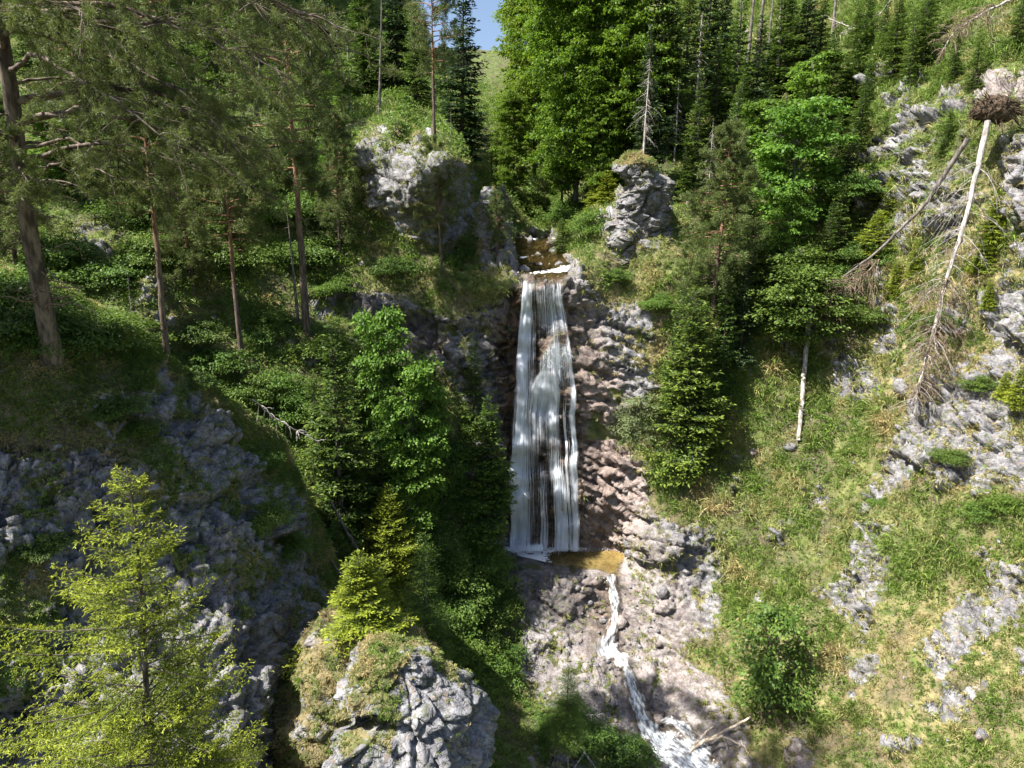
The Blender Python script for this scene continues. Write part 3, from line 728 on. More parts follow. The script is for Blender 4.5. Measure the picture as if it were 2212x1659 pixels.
PROTO = {}
def proto(kind):
    """meshes of one kind of tree, built once and shared by its copies"""
    if kind in PROTO: return PROTO[kind]
    base, i = kind[:-1], int(kind[-1])
    global rng
    rng = np.random.default_rng(abs(sum(ord(c) * (7 + j) for j, c in enumerate(kind))))
    g, tm, cm, Hh = None, 'bark_spruce', 'spruce', 12
    if base == 'spruce': g = spruce(12, [2.3, 2.0, 2.7][i], .06, .30, 6, .32, .10, .2); 
    elif base == 'dense': g = spruce(10, [2.3, 2.1][i % 2], .04, .23, 8, .25, .08, .18, tipf=.9, power=.62); Hh = 10
    elif base == 'dark': g = spruce(16, 3.0, .03, .42, 7, .5, .16, .08, tipf=.35, twig=.6); cm = 'spruce_d'; Hh = 16
    elif base == 'thin': g = spruce(8, 1.3, .04, .26, 6, .24, .07, .2, tipf=.8); Hh = 8
    elif base == 'sapling': g = spruce(3, [.85, 1.0, .7][i], .05, .12, 7, .15, .05, .05, tipf=1.0, power=.9, twig=.22); cm = 'spruce_y'; Hh = 3
    elif base == 'yellow': g = spruce(6, 2.0, .03, .15, 8, .15, .04, .1, tipf=1.1, power=.8, twig=.3); cm = 'spruce_y'; Hh = 6
    elif base == 'droopy': g = spruce(16, 2.6, .12, .42, 6, .42, .12, .15, droop=.7, tipf=.9, twig=.55); Hh = 16
    elif base == 'pine': g = pine(14, [2.7, 2.3, 3.0][i], [.52, .45, .38][i], 50, 11, .27, .036); tm, cm, Hh = 'bark_pine', 'pine', 14
    elif base == 'full': g = pine(14, 2.4, .15, 84, 11, .26, .036, updir=.1); tm, cm, Hh = 'bark_pine', 'pine', 14
    elif base == 'beech': g = broadleaf(22, [6.2, 5.2, 6.8][i], .06, 760, .34, .19, 66, 9, (.45, 1.0), .30, .25, .8, .7, .30, lobes=44); tm, cm, Hh = 'bark_beech', 'beech', 22
    elif base == 'maple': g = broadleaf(9, [2.6, 2.2][i], .14, 150, .24, .17, 62, 8, (.35, .7), .22, .5, .7, .9, lobes=16); tm, cm, Hh = 'bark_beech', 'maple', 9
    elif base == 'round': g = broadleaf(6, 2.2, .05, 120, .15, .10, 130, 8, (.4, .7), .3, .45, .4, 1.0); tm, cm, Hh = 'bark_beech', 'bush', 6
    elif base == 'willow': g = broadleaf(5, 1.3, .1, 60, .14, .05, 90, 8, (.3, .55), .6, .4, .8, 1.0); tm, cm, Hh = 'bark_beech', 'pale', 5
    elif base == 'sapmaple': g = broadleaf(4, 1.35, .04, 95, .13, .085, 40, 8, (.18, .40), .2, .4, 1.0, .8, lobes=14); tm, cm, Hh = 'bark_beech', 'bush', 4
    elif base == 'shrub': g = shrub(1.2, 46, .095, .055, 170); tm, cm, Hh = 'bark_beech', ['bush', 'herb', 'spruce'][i], 1.1
    elif base == 'larch': g = spruce(5, 1.1, .04, .17, 6, .12, .022, .12, tipf=.8, dens=1.0, twig=.26); cm, Hh = 'bush', 5
    elif base == 'snag': g = snag(8, 70, [1.9, 1.1][i], .25, .75); tm, cm, Hh = 'deadwood', 'deadwood', 8
    elif base == 'stag': g = snag(8, 26, 1.6, .45, .1, tw=4); tm, cm, Hh = 'deadwood', 'deadwood', 8
    elif base == 'pole': g = snag(10, 14, 1.0, .3, .2, rt=.13, tw=2); tm, cm, Hh = 'bark_log', 'deadbrown', 10
    tr, cr = g
    if base in ('snag', 'stag', 'pole'):
        tr.v += cr.v; tr.f += [f + tr.n for f in cr.f]; tr.a['r'] += cr.a['r']; cr = None
    t = tr.build('trunk', M[tm], smooth=True)
    c = cr.build('crown', M[cm]) if cr else None
    PROTO[kind] = [t, c, Hh, 0]
    return PROTO[kind]
def tree(name, label, cat, kind, base, height, group=None, rz=None, width=1.0, bare=False, tmat=None, tilt=(0, 0)):
    t, c, Hh, n = proto(kind)
    s = height / Hh
    o = empty(name, np.asarray(base) - [0, 0, .05], random.random() * 6.28 if rz is None else rz, (s * width, s * width, s))
    o.rotation_euler[0], o.rotation_euler[1] = tilt if tilt != (0, 0) else (random.gauss(0, .022), random.gauss(0, .022))
    tag(o, label, cat, group)
    for m in ([t] if bare or c is None else [t, c]):
        x = m if n == 0 else m.copy()
        if n: C.objects.link(x)
        x.name = m.name.split('.')[0]
        x.parent = o
    PROTO[kind][3] += 1
    return o
def pt(u, v, vtop, where='main', Y=None):
    """point on the ground seen at (u, v) and the height that reaches the line vtop above it"""
    if Y is not None: p = at(u, v, Y)
    else: p = ground(u, v) if where == 'main' else kground(u, v)
    return p, z_at(vtop, p[1]) - p[2]
# ================================================================ PLACING TREES  (u, v of the base; v of the top)
def T(name, label, cat, kind, u, v, vtop, **kw):
    where = kw.pop('where', 'main'); Y = kw.pop('Y', None)
    p, h = pt(u, v, vtop, where, Y)
    return tree(name, label, cat, kind, p, h, **kw)
G1 = 'tall conifers on the wooded left hillside'
G2 = 'broadleaved trees in the valley above the waterfall'
G3 = 'spruces in the gorge left of the waterfall'
G4 = 'small spruces on the right slope'
G5 = 'straight trunks along the top right ridge'
# left hillside
T('pine_tree', 'scots pine with long bare reddish trunk standing on the corner of the near cliff', 'pine tree', 'pine1', 362, 772, 40, where='knoll', group=G1, width=.8)
T('pine_tree', 'scots pine with bare straight trunk and low rounded crown between two taller pines', 'pine tree', 'pine0', 523, 768, 285, group=G1, width=1.0)
T('pine_tree', 'slim tall scots pine with thin reddish trunk just left of the grey crag', 'pine tree', 'pine1', 665, 722, -40, group=G1, width=.92)
T('pine_tree', 'dark thick trunked pine leaving the top edge, on the slope behind the rounded pine', 'pine tree', 'pine0', 560, 330, -330, group=G1, width=.8)
T('pine_tree', 'scots pine with feathery crown standing on top of the grey crag', 'pine tree', 'pine2', 938, 298, -90, group=G1, width=.82)
T('pine_tree', 'small scots pine with orange trunk growing in front of the grey crag', 'pine tree', 'pine2', 957, 602, 300, group=G1, width=.85)
T('pine_tree', 'wispy pine sapling growing in front of the slender rock spire', 'pine tree', 'pine1', 1075, 610, 415, Y=44.0, group=G1, width=.8)
T('pine_tree', 'dark pine trunk half hidden behind the boughs of the nearest pine', 'pine tree', 'pine0', 360, 330, -260, group=G1, width=.85)
T('pine_tree', 'broad pine on the far left slope behind the nearest pine', 'pine tree', 'full0', 190, 430, -120, group=G1)
T('pine_tree', 'bushy pine low behind the near cliff, left of the rounded pine', 'pine tree', 'full0', 420, 640, 330, group=G1, width=1.1)
T('pine_tree', 'dense pine at the far left edge beneath the big overhanging boughs', 'pine tree', 'full0', 40, 600, 200, group=G1)
T('pine_tree', 'bushy pine with drooping boughs directly left of the grey crag', 'pine tree', 'full0', 735, 560, 240, group=G1, width=.9)
for u, v, t, k, l in [(700,215,-140,'dark0','blackish spruce left of the hooked dead tree'), (790,215,-60,'dense0','light green spruce just right of the hooked dead tree'),
        (860,200,-160,'dark0','blackish spruce rising between crag top and light green spruce'), (1000,345,-75,'dark0','dark spruce whose boughs reach into the gap of sky'),
        (610,200,-150,'droopy0','tall spruce between the dark thick trunk and the slim pine'), (470,200,-150,'spruce1','spruce on the upper left slope left of the dark thick trunk'),
        (270,180,-190,'spruce0','spruce leaving the top edge in the upper left corner area'), (90,200,-160,'spruce2','leftmost spruce of the upper slope, behind the nearest pine'),
        (900,230,-30,'spruce2','dark green spruce behind the feathery pine on the crag'), (420,330,40,'spruce2','shaded spruce in the middle of the left hillside'),
        (690,330,60,'spruce0','yellowish spruce behind the slim tall pine')]:
    T('spruce_tree', l, 'spruce tree', k, u, v, t, group='spruces of the upper left forest')
for u, v, t, k, l in [(330,260,90,'maple0','lime green broadleaf on the sunlit upper left slope'), (440,440,250,'maple1','yellow green broadleaf low behind the pines of the left slope'),
        (740,250,120,'maple0','bright green maple around the base of the hooked dead tree'), (715,420,290,'maple1','bright green maple beside the left edge of the crag'),
        (870,130,10,'maple0','lime green broadleaf high above the crag'), (120,430,250,'maple1','light green broadleaf at the left behind the big pine trunk'),
        (520,140,-20,'maple0','sunlit lime broadleaf near the top edge left of the slim pine'), (620,430,300,'maple1','fresh green broadleaf between rounded pine and slim pine')]:
    T('broadleaf_tree', l, 'tree', k, u, v, t, group='light green broadleaves on the left hillside')
T('dead_tree', 'bare grey tree with hooked broken top above the crag', 'dead tree', 'stag0', 757, 246, 75, width=1.2)
T('bare_tree', 'thin straight grey trunk on the crest left of the crag pine', 'tree', 'pole0', 822, 250, -60, width=.9)
T('bare_tree', 'short thin grey trunk at the right shoulder of the crag', 'tree', 'pole0', 977, 330, 220, width=.8)
T('bare_tree', 'slim grey trunk close beside the foot of the slim tall pine', 'tree', 'pole0', 645, 700, 380, width=.8)
T('dead_tree', 'thin forked dead stem leaning against the small rock of the left hillside', 'dead tree', 'stag0', 288, 690, 590, where='knoll', width=.6)
# valley above the fall
for u, v, t, k, w, l in [(1240,462,-110,'beech0',.8,'great beech with sunlit layered crown in the middle of the valley'), (1150,400,-90,'beech1',.75,'beech bordering the gap of sky above the crag'),
        (1340,400,-120,'beech2',.8,'beech right of the great middle beech, in front of dark spruces'), (1200,330,-160,'beech1',1.0,'tall beech rising behind the great middle beech'),
        (1110,440,190,'beech1',.8,'low beech over the stream bend right of the crag'), (1300,440,170,'beech0',.75,'lower beech with shaded foot above the stream, left of the pinnacle'),
        (1215,455,150,'beech2',.62,'dark stemmed beech leaning over the stream bed')]:
    T('beech_tree', l, 'beech tree', k, u, v, t, group=G2, width=w)
T('willow_shrub', 'pale leaved willow shrub beside the right shoulder of the crag', 'shrub', 'willow0', 1060, 400, 265, width=1.1)
for u, v, t, k, l in [(1420,330,-140,'dark0','tall dark spruce behind the pinnacle snag'), (1475,290,-120,'droopy0','spruce with hanging boughs right of the pinnacle snag'),
        (1545,330,60,'droopy0','bright green drooping spruce above the big right hand pine'), (1370,330,-60,'dark0','dark spruce closing the gap between beeches and pinnacle'),
        (1600,300,120,'spruce1','yellow green spruce left of the bright green maples'), (1520,250,-160,'dark0','blackish spruce at the top edge right of centre'),
        (1760,160,-30,'spruce1','yellow green spruce on the bright upper right meadow'), (1870,110,-50,'spruce2','small crowned spruce near the top edge of the upper right meadow'),
        (1960,200,10,'thin0','thin sparse spruce on the right rim above the dark cliff'), (1925,235,70,'thin0','thin grey green spruce left of the sparse rim spruce'),
        (1700,180,-40,'spruce0','spruce in front of the ridge trunks, left of the bright meadow'),(1860,270,120,'thin0','slender spruce at the head of the dark right gully'),(1480,430,300,'spruce2','small spruce behind the white stump right of the pinnacle')]:
    T('spruce_tree', l, 'spruce tree', k, u, v, t, group='spruces of the upper right forest')
for u, v, t, k, w, l in [(1400,420,60,'dark0',.9,'tall dark spruce directly left of the pinnacle snag'), (1440,330,-40,'spruce1',1.2,'spruce between pinnacle snag and white barked stump'), (1500,420,150,'droopy0',1.1,'drooping spruce right of the white barked stump'),
        (1575,470,180,'droopy0',1.0,'bright spruce between the grey green pine and the vivid maple'), (1620,640,420,'spruce0',1.2,'shaded spruce under the silvery maple'), (1600,780,560,'dark0',.9,'dark spruce behind the round dark crown'),
        (1800,420,220,'spruce1',1.1,'dark spruce right of the vivid maple'), (1850,380,200,'thin0',1.3,'thin spruce at the left rim of the dark gully'), (1810,560,380,'spruce2',1.0,'spruce in the dark gully under the vivid maple'),
        (1655,250,60,'spruce0',1.1,'green spruce in front of the ridge trunks'), (1560,200,-60,'dark0',.9,'dark spruce left of the ridge trunks'), (1740,250,110,'droopy0',1.0,'yellowish drooping spruce behind the dark green maple'),
        (1830,180,0,'spruce0',1.2,'bushy yellow green spruce on the bright meadow'), (1900,140,-20,'droopy0',1.0,'drooping spruce at the top edge of the bright meadow'), (2000,110,-60,'thin0',1.5,'grey green spruce near the toppled brown tree'),
        (1570,330,-20,'spruce1',1.2,'tall spruce behind the bright drooping spruce, right of the stumps'), (1625,330,30,'dark0',1.0,'dark tall spruce behind the silvery maple'), (1680,240,-70,'spruce2',1.1,'tall spruce whose crown cuts the row of ridge trunks'),
        (1730,200,-90,'dark0',1.0,'dark tall spruce at the right end of the ridge trunks'), (1790,330,60,'spruce0',1.2,'broad spruce right behind the dark green maple'), (1840,260,20,'spruce2',1.3,'broad yellow green spruce below the bright meadow'),
        (1880,350,150,'spruce1',1.2,'spruce on the rim left of the upper right cliffs'), (1930,180,-30,'spruce0',1.2,'full crowned spruce at the upper right rim'), (1985,160,-40,'spruce2',1.0,'spruce just left of the toppled brown tree'),
        (1820,470,280,'dark0',.9,'dark spruce deep in the gully behind the dark log'), (1870,480,330,'spruce0',1.2,'spruce above the end of the slanting dark log'), (1780,620,430,'spruce1',1.1,'shaded spruce over the brown fallen treetop'),
        (2060,180,40,'spruce1',1.0,'green spruce between toppled tree and root plate'), (2190,120,-30,'spruce2',1.0,'spruce in the upper right corner of the picture'),
        (2100,190,60,'thin0',1.3,'small thin spruce below the toppled brown tree'), (1330,330,-140,'dark0',1.0,'dark spruce behind the right hand beech'), (1590,380,150,'spruce2',1.0,'spruce left of the vivid maple crown'),
        (1700,420,260,'spruce0',1.2,'spruce partly hidden by the vivid maple'), (2040,330,230,'thin0',1.4,'thin grey spruce on the ledge left of the root plate')]:
    T('spruce_tree', l, 'spruce tree', k, u, v, t, group='spruces of the upper right forest', width=w)
L5 = ['bare dark trunk, first from the left on the bright top right ridge', 'second bare trunk from the left on the bright ridge', 'third bare trunk from the left on the bright ridge',
      'fourth bare trunk from the left on the bright ridge', 'fifth bare trunk from the left on the bright ridge', 'reddish bare trunk at the right end of the ridge row']
for i, (u, v) in enumerate([(1595,165),(1612,160),(1632,168),(1655,150),(1680,150),(1795,100)]):
    T('bare_tree', L5[i], 'tree', 'pole0', u, v, -150, group=G5, width=.9 + .25 * (i % 3))
# pinnacle and right centre
T('dead_spruce', 'bare grey snag with drooping twigs standing on the rock pinnacle', 'dead tree', 'snag0', 1389, 352, 125, Y=46.3, width=1.05)
T('dead_spruce', 'white barked dead stump with spreading twigs right of the pinnacle', 'dead tree', 'snag1', 1457, 352, 165, width=1.1)
T('dead_spruce', 'grey dead spruce close behind the bright drooping spruce', 'dead tree', 'snag1', 1500, 300, 20, width=1.0)
T('pine_tree', 'tall grey green pine with broken dead tip on the slope right of the pinnacle', 'pine tree', 'full0', 1537, 700, 265, Y=42.6, width=1.05, rz=1.0)
T('spruce_tree', 'big green spruce with lighter shoots right of the waterfall', 'spruce tree', 'dense0', 1492, 1040, 620, Y=40.2, width=.98, group='spruces right of the waterfall')
T('spruce_tree', 'younger spruce in front of the foot of the grey green pine', 'spruce tree', 'spruce0', 1450, 900, 600, Y=41.2, width=.85, group='spruces right of the waterfall')
T('spruce_tree', 'dark spruce tucked behind the big green spruce right of the fall', 'spruce tree', 'spruce1', 1560, 860, 560, Y=42.0, width=.9, group='spruces right of the waterfall')
T('dead_spruce', 'grey dead treetop above the tall grey green pine', 'dead tree', 'snag0', 1530, 420, 262, Y=43.4, width=.8)
for u, v, t, k, w, l in [(1700,530,195,'maple0',1.0,'vivid green maple in the middle of the right slope'), (1745,330,105,'maple1',1.15,'dark green maple above the vivid green one'),
        (1640,420,200,'maple1',.9,'silvery green maple left of the vivid green one'), (1765,500,330,'maple1',.9,'vivid green maple reaching down right over the dark gully'),
        (1690,600,400,'maple1',.8,'low sprouting maple under the vivid green one')]:
    T('maple_tree', l, 'maple tree', k, u, v, t, width=w, group='maples on the right slope')
T('round_tree', 'round dark green broadleaf crown just above the leaning bare log', 'tree', 'round0', 1700, 752, 525, width=1.3)
T('willow_shrub', 'pale grey green willow at the foot of the rocks right of the fall', 'shrub', 'willow0', 1375, 975, 845, Y=41.0, width=1.3)
# gorge
for u, v, t, k, w, Y, l in [(742,1170,690,'spruce2',.95,33.5,'large yellow green spruce at the left side of the gorge'), (1055,1165,855,'dense0',.95,39.0,'dark compact spruce touching the left edge of the waterfall'),
        (1022,960,735,'thin0',1.1,40.8,'narrow spruce against the dark cliff above the compact spruce'), (935,1000,765,'dense1',.85,38.3,'spruce with orange green top behind the gorge maples'),
        (845,1290,1050,'yellow0',1.0,33.0,'soft light green spruce low in the gorge'), (690,1010,800,'thin0',1.3,34.8,'narrow spruce between near cliff and large gorge spruce'),
        (830,1150,900,'spruce0',.9,35.5,'shaded spruce in the middle of the gorge'), (960,1180,930,'spruce1',.8,37.6,'dark spruce behind the compact spruce of the fall'),
        (735,1330,1120,'thin0',1.2,31.0,'narrow spruce at the foot of the near cliff'), (900,1330,1120,'spruce1',.9,33.2,'dull green spruce above the yellow young spruce'),
        (770,960,740,'spruce1',.9,37,'dark spruce behind the large gorge spruce')]:
    T('spruce_tree', l, 'spruce tree', k, u, v, t, width=w, Y=Y, group=G3)
for u, v, t, k, w, Y, l in [(840,1020,645,'maple0',.62,37.0,'tall fresh green maple before the shadowed cliff'), (905,1090,760,'maple1',.75,36.4,'fresh green maple leaning toward the waterfall, mid gorge'),
        (885,1200,940,'maple0',.85,35.4,'deep green maple filling the gorge centre'), (985,1110,960,'maple1',.8,38.8,'small dark maple left of the compact spruce')]:
    T('maple_tree', l, 'maple tree', k, u, v, t, width=w, Y=Y, group='maples in the gorge')
T('young_spruce', 'glowing yellow green young spruce on top of the grassy spur', 'spruce tree', 'yellow0', 795, 1440, 1193, Y=20.5, width=1.55)
T('larch_tree', 'feathery thin larch right of the yellow young spruce', 'larch tree', 'larch0', 925, 1410, 1150, Y=24.5, width=1.25)
T('larch_tree', 'small wispy larch on the slabs under the stream bend', 'larch tree', 'larch0', 1222, 1590, 1440, Y=26.5, width=1.5)
T('young_maple', 'isolated yellow green sapling casting a shadow on the right meadow', 'tree', 'sapmaple0', 1655, 1515, 1290, width=1.05)
for u, v, t, w, l in [(1885,560,455,1.2,'yellow tipped sapling below the slanting dark log'), (1907,470,385,.8,'little yellow sapling standing right above the dark log'), (2145,530,410,1.0,'young spruce right of the bleached log, upper'),
        (2120,590,500,1.1,'young spruce touching the bleached log on its right'), (2205,880,790,1.4,'yellow bush like spruce at the right edge'), (2165,860,800,1.1,'small spruce left of the right edge one'),
        (2150,680,600,1.0,'small spruce in the right edge thicket'), (1975,600,520,1.0,'sapling between the two fallen logs'), (1310,440,368,1.4,'sapling above the left side of the pinnacle'),
        (1285,450,385,1.3,'sapling in the shade left of the pinnacle foot'),(1930,640,560,1.1,'green sapling above the brown fallen treetop')]:
    T('spruce_sapling', l, 'spruce sapling', 'sapling%d' % (len(l) % 3), u, v, t, width=w, group=G4)
T('spruce_sapling', 'dark bushy sapling overhanging the stream above the lip of the fall', 'spruce sapling', 'dense1', 1212, 545, 470, width=1.6)
# shrubs one can tell apart, along the gorge side
SH = [(1010,1080,0,1.3),(1040,1230,1,1.4),(980,1300,0,1.5),(1050,1330,0,1.2),(930,1430,1,1.2),(1000,1420,1,1.3),(1060,1450,1,1.0),(960,1240,1,1.3),(700,760,1,1.2),(600,700,1,.9),(560,730,0,.8),(470,790,0,1.2),(540,850,0,1.3),
      (610,850,1,1.2),(430,730,2,1.0),(650,890,0,1.2),(730,650,1,1.0),(900,1180,0,1.4),(1250,1590,0,1.1),(1340,1640,2,1.0),(1180,1590,1,.9),(1030,560,2,.8),(860,590,2,1.0),(1330,600,0,.7),(1420,660,1,.8),(1650,700,2,1.2),
      (1900,1080,1,.5),(2120,1110,1,.6),(2170,1090,1,.6),(2060,1000,0,.6),(2110,830,0,.7),(2030,700,0,.7),(1900,700,0,.8),(1160,470,1,1.8),(1230,470,1,1.6),(1130,455,1,1.8),(1290,500,1,1.3),(1400,350,2,1.2),(330,560,1,1.4),(240,600,0,1.4),(120,560,1,1.4),
      (400,500,1,1.6),(480,560,0,1.6),(300,470,0,1.6),(140,380,1,2.0),(380,230,0,2.4),(250,280,1,2.4),(560,420,0,2.0),(660,560,0,1.6),(640,470,1,1.8),(450,130,1,2.6),(1750,640,0,1.4),(1830,620,2,1.3),(1860,450,0,1.3),(1820,380,2,1.5),(1790,280,2,1.8),(1640,540,2,1.6),(1600,640,2,1.5),(1870,560,2,1.2),
      (960,1340,1,1.2),(1020,1270,2,1.2),(1075,1290,1,.9),(1090,1410,0,.8),(900,1040,1,1.3),(960,1000,2,1.4),(1030,1400,2,.9)]
where = lambda u, v: ('above the pool' if v < 1180 and u > 940 and u < 1100 else 'left of the lower stream slabs' if 940 <= u < 1100 and v >= 1180 else 'in the gorge thicket' if u < 960 and v > 840 else
    'on the left hillside' if u < 780 else 'along the upper stream' if u < 1310 and v < 520 else 'near the top of the fall' if u < 1360 and v < 680 else 'at the bottom edge' if v > 1560 else 'on the right slope')
for u, v, k, r in SH:
    tree('shrub', 'leafy green shrub ' + where(u, v), 'shrub', 'shrub%d' % k, ground(u, v), 1.1 * r, group='green shrubs ' + where(u, v), width=1.15)
for (u, v, k, r, l) in [(150,740,0,1.1,'dark shrub at the foot of the nearest pine'), (250,740,1,1.0,'shrub on the brow of the near cliff'), (60,720,0,1.2,'shrub at the left edge on the brow of the near cliff'), (60,660,1,1.3,'fern green shrub behind the nearest pine'),
        (250,900,2,.55,'dark tussock shrub on the near cliff face'), (300,930,0,.5,'green shrub halfway up the near cliff face'), (560,1000,0,.6,'rounded shrub on the shoulder of the near cliff'),
        (560,1130,1,.7,'bright green shrub on the right flank of the near cliff'), (630,1180,1,.7,'green shrub above the foot of the near cliff'), (430,830,2,.5,'low shrub on the skyline of the near cliff'),(100,1190,2,.5,'dark shrub low on the near cliff')]:
    tree('shrub', l, 'shrub', 'shrub%d' % k, kground(u, v), 1.1 * r, group='shrubs on the near cliff', width=1.2)

for i_, (x_, y_, h_, k_) in enumerate([(-19.5, 20, 14, 'full0'), (-22.5, 18, 15, 'full0')]):  # unseen pines, added to cast shade on the near cliff
    tree('pine_tree', 'added pine shading the near cliff from the left, wholly outside the picture edge', 'pine tree', k_, (x_, y_, -4.5 - (22 - y_) * .25), h_, group='added shade pines beyond the left picture edge', width=1.15)
# ---------------------------------------------------------------- the nearest pine (its own meshes)
rng = np.random.default_rng(91)
def big_pine():
    base = kground(112, 775); Y = base[1]
    tr, cr, dd = Acc(), Acc(), Acc()
    Hh = 19.5; lean = at(20, 200, Y - 1.2) - base; lean = lean / lean[2]
    tp = np.array([[lean[0] * z + .06 * math.sin(z * .9), lean[1] * z + .05 * math.cos(z), z] for z in np.r_[-.4, .1, np.arange(1, Hh, 1.)]])
    tube(tr, tp, .24 * (1.12 - .0428 * tp[:, 2]) * np.where(tp[:, 2] < .3, 1.35, 1), 14, .16)
    P = lambda z: np.array([np.interp(z, tp[:, 2], tp[:, i]) for i in range(3)])
    specs = []
    for b in range(36):
        z = 4.6 + 14.0 * (b / 36.) + rng.normal() * .2
        az = rng.normal() * 1.15 - .1 if b % 5 else rng.random() * 6.28
        L = rng.uniform(3.2, 8.0) * (1 if abs(az) < 1.2 else .7) * (1 if z > 5 else .7)
        specs.append((z, az, L))
    specs += [(9.9, -.05, 8.2), (9.2, -.25, 7.5), (7.6, .15, 7.4), (6.3, -.1, 5.2), (11.4, .1, 8.8), (8.4, -.5, 6.4), (5.4, -.35, 4.4), (10.6, -.4, 8.4), (12.2, -.15, 9.2), (7.0, -.3, 7.2)]
    for z, az, L in specs:
        d = [math.cos(az), math.sin(az), rng.uniform(-.05, .42)]
        bp = curve(P(z), d, L, 14, rng.uniform(.30, .52), .16)
        r0 = .020 + .009 * L
        tube(tr, bp, np.linspace(r0, r0 * .2, 14), 6, .1)
        C_, D_ = [], []
        ns = int(5 + L * 1.6)
        for s in rng.uniform(.25, 1., ns):
            j = s * 13; i = min(int(j), 12); p = bp[i] + (bp[i + 1] - bp[i]) * (j - i)
            dr = nrm(nrm(bp[min(i + 1, 13)] - bp[i]) * .9 + rng.normal(size=3) * [.8, .8, .35])
            L2 = L * rng.uniform(.12, .28) + .2
            sp = curve(p, dr, L2, 7, rng.uniform(.05, .35), .14); tube(tr, sp, np.linspace(r0 * .26, r0 * .07, 7), 4)
            for q in range(5):
                k = rng.integers(2, 7); L3 = L2 * rng.uniform(.2, .5)
                tw = curve(sp[k], nrm(sp[-1] - sp[0]) + rng.normal(size=3) * .6, L3, 4, 0, .08); tube(tr, tw, np.linspace(r0 * .09, r0 * .05, 4), 3)
                m = 5; t = rng.uniform(.2, 1.05, m)[:, None]
                C_.append(tw[0] + (tw[-1] - tw[0]) * t + rng.normal(size=(m, 3)) * .05); D_.append(nrm(nrm(tw[-1] - tw[0]) + rng.normal(size=(m, 3)) * .5 + [0, 0, .25]))
        needles(cr, np.concatenate(C_), np.concatenate(D_), 15, .17, .014, .55, .5)
    for b in range(34):
        z = rng.uniform(1.6, 7.5); az = rng.normal() * 1.4
        bp = curve(P(z), [math.cos(az), math.sin(az), rng.uniform(-.3, .2)], rng.uniform(.6, 3.2), 9, .25, .3)
        tube(dd, bp, np.linspace(.028, .006, 9), 4)
        for q in range(5):
            k = rng.integers(3, 9); tube(dd, curve(bp[k], rng.normal(size=3), rng.uniform(.2, .7), 4, .2, .3), np.linspace(.01, .004, 4), 3)
    root = tag(empty('pine_tree', base), 'huge near scots pine whose boughs hang over the upper left corner', 'pine tree')
    M['bark_big'] = mat_bark('big pine bark', (.05, .04, .033), (.17, .135, .11), ((.15, .075, .04), (.36, .2, .11)), 9, 13, 5)
    tr.build('trunk', M['bark_big'], root, True); cr.build('crown', M['pine'], root); dd.build('dead_branches', M['deadbrown'], root, True)
big_pine()
